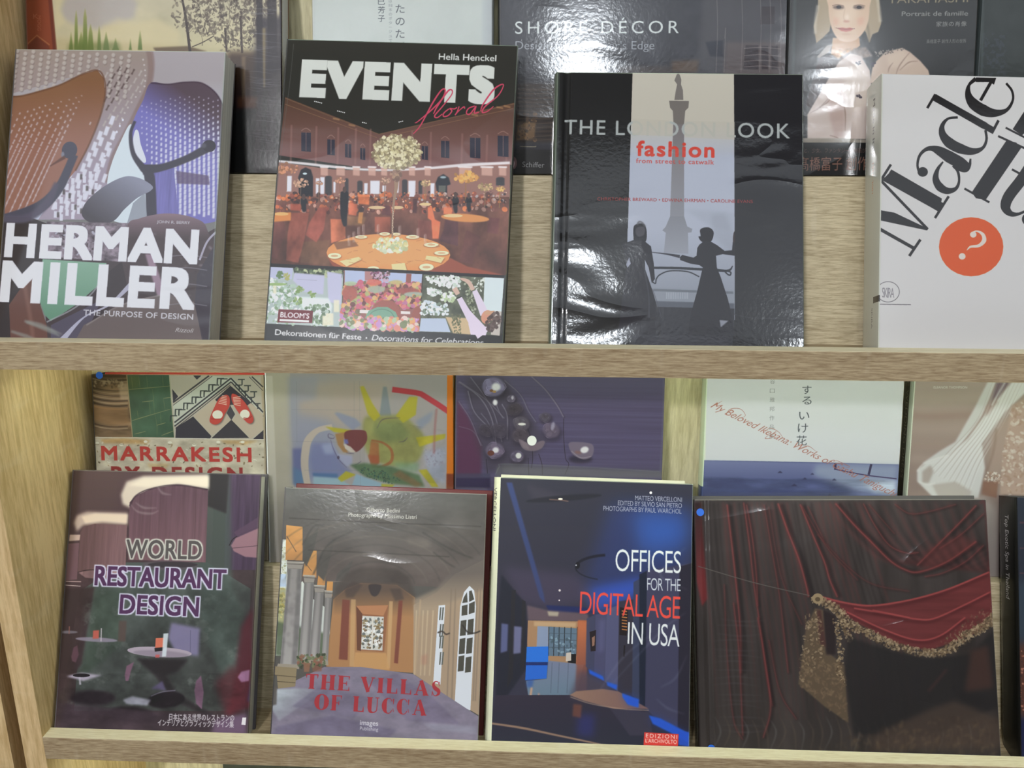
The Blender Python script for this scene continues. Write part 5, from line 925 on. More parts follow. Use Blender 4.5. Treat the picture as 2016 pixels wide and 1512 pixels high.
def art_marrakesh(s):
    s.fr(160, 720, 5.449)
    s.a[:] = np.array((176, 160, 132)) / 255.
    p1 = [(80, 80), (490, 100), (550, 765), (110, 765)]
    s.P((124, 98, 70), p1); s.G([(80, 80), (250, 90), (280, 765), (110, 765)], (90, 70, 50), (120, 96, 70), (90, 0), (260, 0), .8, 20)
    s.P((70, 54, 40), [(90, 90), (480, 100), (480, 130), (100, 120)], .8, 6); s.N(.4, 60, 14, p1)
    for y, c, w_ in ((120, (60, 46, 36), 16), (140, (200, 180, 150), 6), (235, (50, 40, 32), 9), (262, (180, 160, 130), 6), (290, (46, 36, 30), 8), (320, (190, 170, 140), 6), (345, (44, 34, 28), 14), (372, (190, 168, 138), 8), (398, (48, 38, 30), 16), (430, (160, 120, 76), 20), (620, (56, 42, 34), 9), (642, (196, 176, 150), 8), (750, (200, 180, 150), 7)):
        s.L(c, [(96, y - 10), (220, y + 22), (360, y + 36), (500, y + 30)], w_, .7, 4)
    s.P((150, 108, 60), [(110, 420), (500, 470), (520, 620), (300, 640), (130, 580)], .5, 12); s.blobs([(100, 150), (470, 150), (470, 240), (110, 220)], 80, [(170, 150, 120), (70, 56, 44)], 6, 20, .6, .5, 2); s.P((186, 160, 130), [(400, 200), (500, 180), (515, 370), (420, 360)], .6, 8)
    p2 = [(490, 100), (945, 100), (995, 770), (545, 765)]
    s.P((70, 102, 80), p2); s.N(.3, 50, 60, p2); s.P((92, 104, 52), [(500, 100), (620, 100), (620, 240), (510, 240)], .5, 16); s.P((74, 104, 84), [(840, 260), (960, 240), (980, 500), (860, 480)], .4, 14)
    for q in ([(510, 255), (700, 240), (950, 218)], [(540, 592), (640, 560), (960, 465)], [(650, 390), (770, 376)], [(570, 735), (690, 704)], [(810, 640), (905, 612)], [(880, 350), (960, 340)], [(860, 750), (990, 700)]): s.L((150, 146, 96), q, [5, 9, 5], .75, 1)
    for q in ([(538, 110), (552, 250)], [(616, 110), (630, 245)], [(765, 250), (775, 370), (785, 515)], [(870, 110), (880, 225)], [(880, 350), (900, 480)], [(730, 385), (742, 530)], [(790, 520), (812, 645), (812, 760)], [(600, 480), (612, 570)], [(850, 510), (856, 620)], [(700, 110), (712, 240)]): s.L((128, 132, 84), q, [3, 7, 3], .55, 1)
    s.L((170, 150, 110), [(488, 100), (550, 770)], 10, .8, 1); s.L((170, 168, 140), [(945, 100), (1000, 775)], 12, .8)
    p3 = [(950, 105), (1925, 115), (1955, 790), (1000, 775)]
    s.P((178, 170, 158), p3); dk = (62, 60, 70)
    cl = [(950, 105), (1925, 115), (1955, 790), (1000, 775)]
    s.P(dk, [(1200, 105), (1290, 105), (1240, 150)]); s.P(dk, [(975, 250), (1040, 330), (985, 390)])
    # border: stripes and checker between two diagonals
    s.P((186, 190, 180), [(985, 420), (1400, 110), (1620, 130), (1950, 480), (1950, 560), (1610, 180), (1000, 650)])
    for (a, b_, w_) in (((985, 395), (1370, 108), 16), ((985, 425), (1405, 112), 6), ((1000, 610), (1605, 135), 16), ((1000, 650), (1608, 172), 14), ((1010, 672), (1600, 205), 7), ((1605, 135), (1950, 500), 16), ((1610, 176), (1950, 545), 14), ((1830, 118), (1950, 230), 14), ((1800, 118), (1950, 270), 6)): s.L(dk, [a, b_], w_, .95)
    for i in range(7):
        for j in range(2):
            x, y = 1045 + i * 90 - j * 52 , 470 - i * 66 + j * 70
            if y < 125: continue
            s.P((60, 66, 70), [(x - 40, y - 8), (x + 36, y - 8), (x + 36, y + 4), (x - 40, y + 4)], .9); s.P((60, 66, 70), [(x - 42, y), (x - 26, y), (x - 30, y + 62), (x - 44, y + 62)], .9)
    for i in range(4):
        for j in range(2):
            x, y = 1720 + i * 66 - j * 30, 150 + i * 66 + j * 60
            if x > 1910: continue
            s.P((60, 66, 70), [(x - 40, y - 8), (x + 34, y - 8), (x + 34, y + 4), (x - 40, y + 4)], .9); s.P((60, 66, 70), [(x - 2, y), (x + 12, y), (x + 12, y + 56), (x - 2, y + 56)], .9)
    s.P((64, 60, 72), [(1420, 380), (1600, 215), (1820, 400), (1790, 440), (1640, 420), (1430, 420)]); s.P((184, 168, 150), [(1210, 540), (1430, 360), (1500, 430), (1600, 590), (1400, 750)]); s.P((184, 168, 150), [(1820, 400), (1950, 520), (1940, 700), (1815, 785), (1620, 590), (1700, 480)])
    s.P(dk, [(1015, 665), (1200, 545), (1395, 755), (1380, 790), (1010, 780)]); s.P((66, 62, 70), [(1610, 580), (1800, 775), (1395, 780)]); s.P(dk, [(1600, 430), (1650, 520), (1610, 585), (1560, 510)], .9); s.P(dk, [(1840, 790), (1955, 690), (1955, 790)])
    r_ = (196, 54, 40)
    for q in ([(1550, 312), (1590, 340), (1590, 430), (1540, 520), (1500, 600), (1440, 632), (1385, 610), (1380, 560), (1430, 440), (1480, 350)], [(1620, 300), (1690, 330), (1760, 400), (1820, 500), (1848, 570), (1830, 615), (1780, 610), (1700, 520), (1640, 430), (1612, 360)]): s.P((40, 36, 44), np.array(q) + [10, 8], .5, 6, sm=True); s.P(r_, q, 1, 0, sm=True)
    s.E((222, 218, 206), 1462, 526, 56, 48); s.E((222, 218, 206), 1755, 520, 52, 48); s.L((150, 36, 30), [(1390, 570), (1440, 572), (1500, 570)], 8, .8); s.L((150, 36, 30), [(1740, 560), (1800, 562), (1830, 540)], 8, .8)
    for k in range(6): s.L((228, 214, 200), [(1470 + k * 8, 400 - k * 16), (1560, 420 - k * 18)], 7, .85); s.L((228, 214, 200), [(1625 + k * 3, 345 + k * 14), (1710, 330 + k * 20)], 7, .85)
    s.L((212, 208, 196), [(110, 768), (1960, 792)], 8)
    pt = [(100, 775), (1960, 795), (1975, 2200), (60, 2200)]
    s.P((190, 180, 160), pt); s.P((190, 140, 60), [(200, 790), (460, 780), (740, 800), (700, 840), (240, 830)], .7, 12); s.P((190, 140, 60), [(1480, 800), (1900, 806), (1760, 850), (1560, 840)], .6, 12); s.P((180, 140, 70), [(700, 1050), (960, 1050), (900, 1110), (740, 1100)], .5, 14)
    s.N(.2, 24, 14, pt); s.blobs([(150, 800), (1950, 820), (1960, 1110), (120, 1100)], 70, [(110, 96, 70), (150, 120, 80), (214, 206, 190), (84, 70, 50)], 5, 17, .7, .5, 1)
    for k in range(14): x = 170 + k * 130; s.E((220, 216, 200), x, 830 + 180 * (k % 2) + 20 * math.sin(k), 22, 14); s.L((110, 90, 60), [(x - 18, 842 + 180 * (k % 2)), (x + 18, 844 + 180 * (k % 2))], 6, .6)
    s.TT('MARRAKESH', (216, 1015), (1828, 1036), 156, (190, 44, 34), .03, 1.2); s.TT('BY DESIGN', (325, 1236), (1735, 1250), 158, (150, 24, 26), .035, 1.25)

def art_yellow(s):
    s.fr(540, 740, 5.6)
    s.a[:] = np.array((166, 160, 148)) / 255.; s.N(.04, 50)
    art = [(160, -400), (1905, -400), (1900, 1225), (1890, 2200), (215, 2200), (215, 1205)]
    s.P((152, 146, 148), art); s.G([(160, 10), (600, 10), (700, 1200), (215, 1200)], (150, 148, 156), (130, 134, 160), (200, 0), (500, 900), .9, 40)
    s.P((166, 152, 142), [(240, 60), (1300, 50), (1200, 500), (700, 520), (250, 400)], .8, 50); s.P((140, 142, 160), [(160, 10), (480, 10), (460, 260), (260, 300), (250, 700), (190, 700)], .6, 24)
    s.P((112, 118, 158), [(410, 740), (620, 740), (760, 960), (860, 1060), (700, 1130), (420, 1120), (380, 900)], .9, 26); s.P((150, 156, 188), [(520, 760), (640, 740), (660, 860), (560, 860)], .8, 20)
    s.P((90, 96, 140), [(200, 800), (320, 800), (320, 1200), (210, 1200)], .8, 16); s.P((84, 118, 150), [(210, 1000), (340, 1080), (330, 1200), (215, 1200)], .7, 14); s.P((70, 104, 146), [(420, 1070), (700, 1080), (700, 1130), (430, 1110)], .8, 8); s.P((140, 168, 184), [(430, 1110), (720, 1130), (860, 1225), (430, 1225)], .9, 8); s.P((132, 160, 184), [(900, 1080), (1200, 1190), (1400, 1225), (850, 1225)], .9, 6)
    s.L((176, 164, 154), [(640, 560), (480, 600), (380, 700), (345, 820), (335, 1000), (370, 1225)], [60, 60, 84, 90, 84, 70], .95, 3)
    gl = (118, 118, 126)
    for q in ([(246, 60), (250, 740)], [(190, 372), (960, 378)], [(880, 60), (880, 600)], [(938, 60), (950, 1225)], [(190, 722), (760, 732)], [(330, 1040), (1200, 1045)], [(1770, 380), (1770, 600)]): s.L(gl, q, 4, .45)
    yy = [(158, 148, 40), (146, 142, 62), (120, 124, 72)]
    s.P((112, 124, 134), [(1200, 120), (1240, 120), (1290, 440), (1160, 440)], .8, 5); s.P((128, 134, 160), [(660, 410), (700, 400), (900, 470), (960, 540), (860, 600), (740, 500)], .85, 8); s.P((126, 134, 156), [(1560, 500), (1760, 380), (1720, 500), (1600, 600)], .8, 14); s.P((150, 160, 190), [(1640, 840), (1890, 780), (1890, 1200), (1700, 1100)], .6, 24)
    s.P((132, 132, 78), [(1000, 460), (1200, 440), (1420, 440), (1560, 560), (1640, 640), (1660, 760), (1560, 960), (1300, 1000), (1060, 900), (980, 700)], .92, 20, sm=True); s.P((104, 118, 80), [(1100, 520), (1400, 500), (1500, 640), (1440, 720), (1200, 740), (1100, 640)], .6, 26)
    for q in ([(945, 120), (985, 110), (1080, 300), (1170, 440), (1100, 500), (1030, 420)], [(1490, 230), (1580, 230), (1560, 430), (1420, 520), (1340, 440)], [(560, 560), (660, 570), (860, 600), (800, 640), (660, 620)], [(1560, 680), (1890, 640), (1880, 690), (1640, 770), (1600, 780)], [(1590, 1040), (1680, 1030), (1810, 1225), (1740, 1225)], [(700, 1130), (790, 1050), (900, 1090), (740, 1170)], [(1180, 1190), (1330, 1200), (1300, 1225), (1180, 1225)]): s.P((164, 156, 44), q, .9, 6)
    s.P((150, 112, 70), [(670, 640), (780, 620), (760, 760), (820, 850), (870, 860), (760, 840), (700, 760)], .9, 5); s.P((104, 56, 58), [(770, 640), (830, 600), (980, 600), (1020, 640), (1010, 740), (900, 840), (800, 760)], .95, 4, sm=True); s.P((96, 100, 160), [(765, 700), (810, 700), (820, 750), (780, 750)], .9, 5); s.P((190, 180, 172), [(770, 750), (840, 780), (900, 840), (840, 840), (780, 800)], .9, 3)
    for q in ([(660, 660), (600, 640), (600, 680), (650, 690), (664, 668)], [(620, 700), (650, 800), (720, 930), (800, 1010)], [(790, 850), (880, 858)], [(1130, 580), (1200, 480), (1390, 462)], [(1370, 730), (1430, 720), (1470, 680)], [(840, 990), (900, 980), (960, 940)]): s.L((70, 62, 90), q, [3, 9, 4], .7, 2)
    s.P((150, 154, 186), [(640, 740), (700, 860), (860, 880), (860, 980), (800, 1000), (700, 900)], .8, 8); s.E((70, 60, 80), 706, 900, 14, 20, 0, .8, 2)
    s.P((142, 90, 58), [(1065, 720), (1150, 740), (1160, 960), (1080, 1030), (1040, 900)], .85, 5); s.L((142, 88, 56), [(1070, 710), (1200, 740), (1290, 820), (1290, 940), (1180, 1000), (1090, 1000)], [20, 24, 30, 34, 26, 20], .85, 4); s.P((146, 80, 56), [(1030, 870), (1150, 880), (1150, 960), (1080, 980)], .8, 8)
    s.P((80, 104, 76), [(830, 980), (1000, 960), (1300, 1000), (1600, 1090), (1660, 1225), (1300, 1190), (1000, 1110)], .9, 12); s.blobs([(880, 1000), (1200, 1040), (1400, 1150), (1300, 1190), (1000, 1110)], 130, [(50, 80, 80), (90, 120, 90), (60, 70, 60)], 5, 14, .6); s.P((110, 140, 110), [(1300, 950), (1600, 960), (1580, 1060), (1380, 1040)], .7, 20); s.P((120, 92, 66), [(1380, 1040), (1640, 1200), (1560, 1225), (1300, 1090)], .7, 12)
    s.N(.12, 24, 24, [(1000, 460), (1890, 600), (1890, 1200), (1000, 1100)])
    s.blobs([(1640, 820), (1890, 780), (1880, 1000), (1680, 1000)], 60, [(150, 130, 150), (120, 110, 130), (170, 170, 190)], 6, 18, .4, .5, 2); s.L((150, 90, 90), [(1790, 360), (1770, 600), (1760, 860)], 26, .5, 5)
    s.L((170, 56, 66), [(1300, 150), (1560, 185), (1620, 200), (1780, 300), (1930, 400)], [60, 60, 60, 60, 60], .95, 3, sm=False)
    s.P((196, 110, 30), [(1908, -400), (1965, -400), (1985, 1240), (1900, 1240)]); s.P((110, 50, 36), [(1900, 1080), (1985, 1080), (1990, 2200), (1890, 2200)], .9, 6); s.P((204, 214, 200), [(1966, -400), (2100, -400), (2100, 2200), (1988, 2200)])
    s.P((200, 194, 186), [(-100, 0), (-20, 0), (60, 2200), (-60, 2200)], .5, 4)

def art_purple(s):
    s.fr(880, 700, 3.877)
    s.a[:] = np.array((76, 70, 98)) / 255.
    s.N(.07, 300, 3, oct=2)
    s.P((78, 74, 100), [(250, 100), (1690, 100), (1690, 300), (400, 320)], .6, 60)
    s.P((78, 46, 70), [(75, 340), (160, 460), (270, 690), (260, 930), (70, 930)], .9, 10); s.P((44, 38, 64), [(60, 930), (330, 930), (330, 1010), (60, 1010)], .9, 6); s.P((60, 62, 84), [(60, 900), (330, 900), (330, 935), (60, 935)], .7, 5)
    s.P((60, 56, 66), [(140, 160), (420, 160), (640, 460), (760, 660), (600, 840), (300, 900), (220, 640), (150, 340)], .6, 24)
    st = [([(90, 200), (250, 320), (340, 480), (380, 700)], 8), ([(180, 165), (280, 300), (360, 440), (420, 660)], 6), ([(160, 270), (210, 430), (330, 560)], 7), ([(90, 350), (180, 490), (260, 690)], 4), ([(90, 540), (200, 580), (270, 690)], 3), ([(440, 190), (560, 300), (620, 420), (680, 510)], 5), ([(420, 370), (460, 460), (460, 640)], 8), ([(645, 160), (750, 260), (840, 380), (890, 470)], 8), ([(360, 330), (400, 430), (430, 480)], 6), ([(100, 200), (300, 340), (440, 480)], 5), ([(260, 440), (320, 520), (360, 640)], 5)]
    for p, w_ in st: s.L((44, 40, 50), np.array(p) + [8, 6], w_, .5, 4); s.L((124, 118, 136), p, w_, .7, 1.5)
    for p in ([(892, 480), (890, 600), (905, 780), (930, 830), (900, 910)], [(652, 720), (654, 790), (645, 860)], [(700, 750), (725, 830), (728, 910)], [(610, 540), (640, 620)], [(300, 790), (310, 900)], [(620, 780), (625, 910)]): s.L((44, 40, 50), p, 5, .85, 1)
    def flower(x, y, r, c, k=5, rot=0., tilt=.8):
        s.E((38, 34, 44), x + r * .15, y + r * .35, r * 1.1, r * .9, 0, .55, r * .25); hi = [min(255, v * 1.4) for v in c]
        s.E(c, x, y, r * .95, r * .8, rot, .6, r * .08); s.E([v * .7 for v in c], x - r * .1, y - r * .1, r * .55, r * .4, rot, .5, r * .15)
        for i in range(k):
            a = rot + i * 6.28 / k + .3 * math.sin(i * 5 + x); ln = r * (.75 + .25 * math.sin(i * 3 + y))
            s.E(c, x + math.cos(a) * ln * .6, y + math.sin(a) * ln * .5, ln * .42, ln * .26, a + .4, .45, 2)
            s.L(hi, [(x + math.cos(a - .5) * ln, y + math.sin(a - .5) * ln * .85), (x + math.cos(a) * ln * 1.08, y + math.sin(a) * ln * .9), (x + math.cos(a + .5) * ln * .95, y + math.sin(a + .5) * ln * .8)], [1, 4, 1], .5, 1)
    flower(355, 240, 90, (132, 126, 164), 6); s.E((206, 206, 214), 375, 240, 34, 30, 0, .9, 6); s.E((110, 80, 60), 340, 268, 14, 10); s.E((150, 120, 80), 362, 276, 14, 10)
    flower(490, 330, 36, (100, 92, 112)); s.E((180, 178, 196), 500, 322, 10, 14, 0, .8, 3); s.E((214, 214, 222), 368, 358, 18, 22, 0, .9, 4); flower(515, 410, 60, (64, 58, 66)); flower(300, 570, 60, (66, 60, 72)); flower(400, 570, 70, (72, 66, 80))
    flower(568, 520, 66, (92, 86, 98), 5, .3, .6); s.E((214, 214, 210), 572, 524, 30, 10, 0, .9, 3); flower(560, 610, 70, (78, 70, 80)); flower(750, 470, 46, (84, 78, 92)); flower(795, 570, 70, (104, 92, 112), 5, .4); s.E((150, 146, 170), 808, 540, 14, 34, .2, .7, 5)
    s.P((104, 92, 104), [(548, 640), (600, 660), (650, 680), (720, 650), (748, 660), (720, 710), (650, 730), (580, 710)], .95, 2, sm=True); s.P((124, 112, 122), [(560, 645), (610, 668), (630, 720), (580, 700)], .6, 4); s.E((216, 218, 216), 648, 650, 36, 38, 0, 1, 1)
    flower(365, 725, 74, (112, 100, 124), 6); s.E((200, 198, 206), 372, 722, 24, 22, 0, .9, 4); s.E((90, 56, 50), 335, 745, 26, 20); flower(535, 770, 56, (96, 88, 110)); s.E((206, 206, 206), 546, 764, 22, 22, .3, .9, 3)
    s.E((30, 28, 36), 1020, 790, 90, 32, 0, .6, 10); s.P((104, 94, 112), [(930, 670), (1000, 660), (1110, 680), (1112, 760), (1060, 792), (1000, 780), (950, 740)], .95, 3, sm=True); s.L((150, 140, 150), [(950, 730), (1020, 780), (1100, 770)], 6, .6, 2); s.E((206, 204, 212), 1050, 720, 32, 24, -.3, .95, 5); s.E((120, 84, 74), 1000, 740, 26, 12, .2, .6, 4)
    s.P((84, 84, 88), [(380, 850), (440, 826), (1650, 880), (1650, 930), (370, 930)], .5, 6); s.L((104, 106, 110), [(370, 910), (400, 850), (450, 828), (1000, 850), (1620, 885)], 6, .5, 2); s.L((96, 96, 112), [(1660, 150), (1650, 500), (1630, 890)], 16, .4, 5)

def art_ikebana(s):
    s.fr(1360, 720, 3.073)
    s.a[:] = np.array((184, 186, 192)) / 255.
    s.P((70, 76, 110), [(60, 572), (700, 582), (1260, 598), (1260, 1500), (40, 1500)]); s.G([(60, 572), (1260, 598), (1260, 690), (60, 680)], (104, 110, 146), (84, 90, 128), (0, 580), (0, 690), 1, 3)
    s.P((140, 150, 170), [(760, 600), (1255, 602), (1250, 780), (1000, 760), (740, 660)], .7, 20); s.P((166, 176, 190), [(1020, 690), (1240, 700), (1230, 790), (1100, 760)], .7, 14)
    s.N(.25, 60, 14, [(60, 670), (1260, 690), (1260, 1500), (40, 1500)]); s.P((44, 48, 84), [(60, 760), (600, 750), (900, 790), (900, 900), (60, 900)], .6, 20); s.P((60, 64, 96), [(100, 690), (300, 680), (380, 740), (100, 740)], .6, 12)
    for x, y, r in ((540, 645, 16), (690, 684, 14), (626, 725, 20), (735, 655, 12), (868, 690, 14), (840, 786, 18)): s.P((52, 52, 76), [(x - r, y + 4), (x, y - r * .6), (x + r, y + 4)], .85, 2)
    s.L((60, 56, 84), [(875, 590), (874, 630)], 14); s.L((60, 56, 80), [(1092, 596), (1076, 660)], 14); s.L((70, 62, 92), [(880, 628), (1060, 662), (1245, 684)], 7)
    s.V('する', 702, 168, 64, 56, (74, 78, 84)); s.V('いけ花', 686, 325, 76, 62, (74, 78, 84), dx=-8); s.V('谷口雅邦作品集', 494, 108, 55, 30, (128, 130, 132), dx=-1)
    c = (150, 96, 84)
    s.TT('My Beloved Ikebana: Works of Gashu Taniguchi', (118, 250), (1222, 792), 44, c, -.012, 1, .55)
    for p in ([(240, 300), (216, 296), (240, 262), (300, 262), (330, 300), (300, 320)], [(118, 250), (150, 236), (190, 214)], [(440, 405), (480, 378), (530, 400), (560, 440)], [(660, 500), (710, 486), (760, 520)], [(840, 600), (880, 575), (940, 600), (960, 612), (930, 622)], [(470, 420), (450, 440), (490, 440)]): s.L(c, p, [1.5, 4, 1.5], .8)
    s.G([(60, 60), (96, 60), (90, 570), (66, 570)], (206, 214, 196), (196, 200, 184), (0, 80), (0, 500), .8, 2)

def art_lace(s):
    s.fr(1360, 720, 3.073)
    s.G([(1300, -100), (2400, -100), (2400, 1400), (1280, 1400)], (166, 150, 142), (150, 132, 126), (0, 100), (0, 700))
    for y, w_, c in ((200, 60, (180, 166, 156)), (300, 40, (140, 112, 104)), (380, 50, (172, 156, 148)), (470, 60, (158, 138, 130)), (560, 40, (176, 160, 152)), (740, 60, (140, 124, 120))): s.L(c, [(1330, y), (1500, y + 6), (1800, y - 10)], w_, .4, 18)
    s.TT('ELEANOR THOMPSON', (1468, 138), (1672, 138), 15, (206, 202, 196), .03)
    w1 = (206, 206, 208)
    s.P(w1, [(1800, 90), (1850, 90), (1760, 300), (1640, 470), (1540, 560), (1430, 600), (1400, 590), (1500, 520), (1600, 460), (1720, 250)], .9, 5); s.P((216, 216, 218), [(1950, 90), (2100, 90), (1900, 280), (1760, 470), (1780, 620), (1740, 800), (1480, 810), (1370, 700), (1370, 630), (1420, 590), (1560, 540), (1680, 440), (1780, 300)], .92, 6)
    s.P((96, 76, 92), [(1850, 100), (1930, 100), (1830, 230), (1800, 260)], .8, 8); s.P((160, 134, 126), [(1780, 250), (1840, 190), (1860, 220), (1790, 310)], .7, 8); s.L((226, 226, 230), [(1900, 100), (1820, 240)], 10, .6, 3)
    for k in range(26):
        t = k / 25.; s.L((228, 228, 232) if k % 3 else (170, 156, 150), [(1830 + 190 * t, 90), (1730 + 150 * t, 330 + 40 * t), (1560 + 200 * t, 520 + 60 * t), (1440 + 250 * t, 640 + 120 * t)], [2, 5, 7, 3], .4, 2)
    s.P((160, 146, 138), [(1400, 640), (1450, 600), (1470, 640), (1440, 710), (1400, 710)], .7, 8); s.P((170, 158, 150), [(1460, 720), (1600, 700), (1700, 760), (1680, 810), (1500, 800)], .6, 8); s.L((226, 224, 224), [(1370, 640), (1400, 600), (1460, 570), (1560, 540)], 10, .6, 3); s.L((226, 224, 224), [(1380, 700), (1430, 720), (1480, 710)], 10, .6, 3)
    s.P((170, 150, 140), [(1820, 420), (1900, 320), (1960, 300), (1900, 560), (1860, 680), (1800, 640)], .8, 10); s.L((140, 116, 106), [(1850, 380), (1830, 520), (1790, 640)], 14, .5, 6)
    lc = [(206, 194, 184), (180, 156, 142), (216, 208, 200), (160, 132, 118)]
    s.P((180, 156, 144), [(1940, 240), (2200, 100), (2200, 800), (1870, 780), (1880, 600)], .9, 6); s.blobs([(1940, 240), (2200, 100), (2200, 800), (1870, 780), (1880, 600)], 420, lc, 5, 17, .6, .6, 1); s.blobs([(1770, 650), (1870, 640), (1870, 710), (1780, 700)], 60, lc, 4, 10, .8)
    s.P((140, 104, 88), [(1770, 700), (1860, 700), (1850, 800), (1760, 780)], .8, 4); s.P((186, 180, 176), [(1640, 780), (1770, 790), (1850, 860), (1900, 1500), (1500, 1500)], .6, 20); s.P((50, 40, 42), [(1880, 790), (2200, 800), (2200, 1500), (1860, 1500), (1870, 900)], .9, 12)

def art_spa(s):
    s.fr(1900, 940, 2.647)
    s.a[:] = np.array((52, 50, 58)) / 255.
    s.P((46, 50, 62), [(270, 90), (700, 90), (700, 900), (270, 900)]); s.P((84, 60, 66), [(285, 230), (700, 236), (700, 240), (285, 240)], .8); s.P((84, 60, 66), [(285, 365), (700, 370), (700, 376), (285, 372)], .8); s.P((84, 60, 66), [(285, 495), (700, 500), (700, 504), (285, 502)], .8)
    s.P((84, 56, 48), [(280, 860), (700, 860), (700, 1240), (280, 1240)], .95, 20); s.blobs([(282, 900), (700, 900), (700, 1240), (282, 1240)], 500, [(150, 84, 66), (190, 130, 110), (60, 44, 48), (110, 70, 60)], 3, 8, .7, .7, .5)
    s.P((30, 36, 70), [(270, 1260), (700, 1260), (700, 1500), (260, 1500)], .9, 12); s.P((66, 84, 96), [(270, 540), (700, 540), (700, 860), (275, 860)], .4, 30)
def art_dark(s):
    s.a[:] = np.array((58, 62, 54)) / 255.; s.N(.3, 60, 20)
# ------------------------------------------------------------------ books: pose (centre x, centre v, width, height, turn, base y, base z, lean) and the sheet's corners in tracing coordinates
POSE = {
    'hm':((-0.4312,0.1518,0.2125,0.2984,-0.0146,0.0128,-0.0120,20.5),((30.5,96.3),(443.9,101.5),(411.0,693.2),(-12.2,681.8))),
    'events':((-0.1539,0.1592,0.2304,0.3070,-0.0312,0.0128,-0.0120,22.0),((565.1,76.6),(1020.1,89.2),(989.7,698.1),(519.2,677.8))),
    'london':((0.1221,0.1413,0.2379,0.2785,-0.0099,0.0128,-0.0120,22.0),((1096.7,141.7),(1581.2,145.8),(1583.9,708.0),(1083.8,697.0))),
    'made':((0.4235,0.1392,0.2249,0.2688,-0.0266,0.0128,-0.0120,20.5),((1736.1,144.9),(2212.2,156.7),(2215.5,713.7),(1728.5,695.2))),
    'world':((-0.4357,0.1500,0.2191,0.2975,-0.0056,0.0128,-0.4592,22.0),((143.1,925.0),(513.8,933.8),(487.0,1466.1),(105.6,1452.3))),
    'villas':((-0.1847,0.1426,0.2305,0.2794,-0.0151,0.0128,-0.4592,22.5),((561.0,959.1),(958.6,972.6),(940.6,1478.9),(531.1,1460.0))),
    'offices':((0.0526,0.1505,0.2163,0.2947,-0.0173,0.0128,-0.4592,22.0),((985.8,939.5),(1366.7,953.0),(1358.8,1491.6),(966.7,1472.6))),
    'spa':((0.6180,0.1444,0.2150,0.2861,-0.0069,0.0128,-0.4592,20.5),((2000.6,978.7),(2401.3,988.8),(2419.3,1525.1),(2009.8,1509.8))),
    'curtain':((0.3268,0.1436,0.3203,0.2767,0.0204,0.0128,-0.4592,22.5),((1362.7,983.5),(1938.7,982.6),(1969.2,1496.4),(1374.9,1490.7))),
    'landscape':((-0.4103,0.1327,0.2667,0.2620,-0.0105,0.1300,0.1500,11.0),((44.7,-179.5),(553.4,-178.2),(555.6,342.4),(60.5,335.2))),
    'whitejp':((-0.1528,0.1297,0.1834,0.2580,0.0042,0.1300,0.1500,11.0),((612.3,-170.6),(970.2,-175.1),(968.5,342.5),(620.1,342.7))),
    'shore':((0.0897,0.1221,0.2866,0.2400,0.0124,0.1300,0.1500,11.0),((982.8,-136.6),(1553.7,-148.3),(1541.4,339.1),(984.8,344.0))),
    'doll':((0.3272,0.1318,0.1835,0.2620,0.0057,0.1300,0.1500,11.0),((1561.6,-186.8),(1936.3,-192.2),(1908.7,345.5),(1544.5,346.2))),
    'navy':((0.5233,0.1317,0.2018,0.2620,-0.0042,0.1300,0.1500,11.0),((1946.0,-191.9),(2365.5,-193.7),(2320.4,349.2),(1912.9,346.0))),
    'marrakesh':((-0.4301,0.1114,0.2034,0.2200,0.0101,0.1300,-0.2972,11.0),((179.7,737.2),(518.5,738.3),(528.3,1103.9),(196.1,1099.9))),
    'yellow':((-0.2177,0.1303,0.2187,0.2580,0.0088,0.1300,-0.2972,11.0),((519.7,677.2),(891.7,678.3),(894.0,1112.2),(530.6,1107.3))),
    'purple':((0.0129,0.1260,0.2385,0.2500,-0.0055,0.1300,-0.2972,11.0),((898.2,693.2),(1311.0,700.5),(1297.6,1124.2),(894.3,1113.2))),
    'ikebana':((0.2887,0.1305,0.2209,0.2580,-0.0110,0.1300,-0.2972,11.0),((1393.6,683.3),(1784.9,692.2),(1757.1,1134.3),(1375.4,1121.8))),
    'lace':((0.5184,0.1310,0.2179,0.2580,-0.0160,0.1300,-0.2972,11.0),((1804.8,686.3),(2197.9,697.1),(2157.7,1143.1),(1774.4,1128.8))),
}
BACK_Y = .130
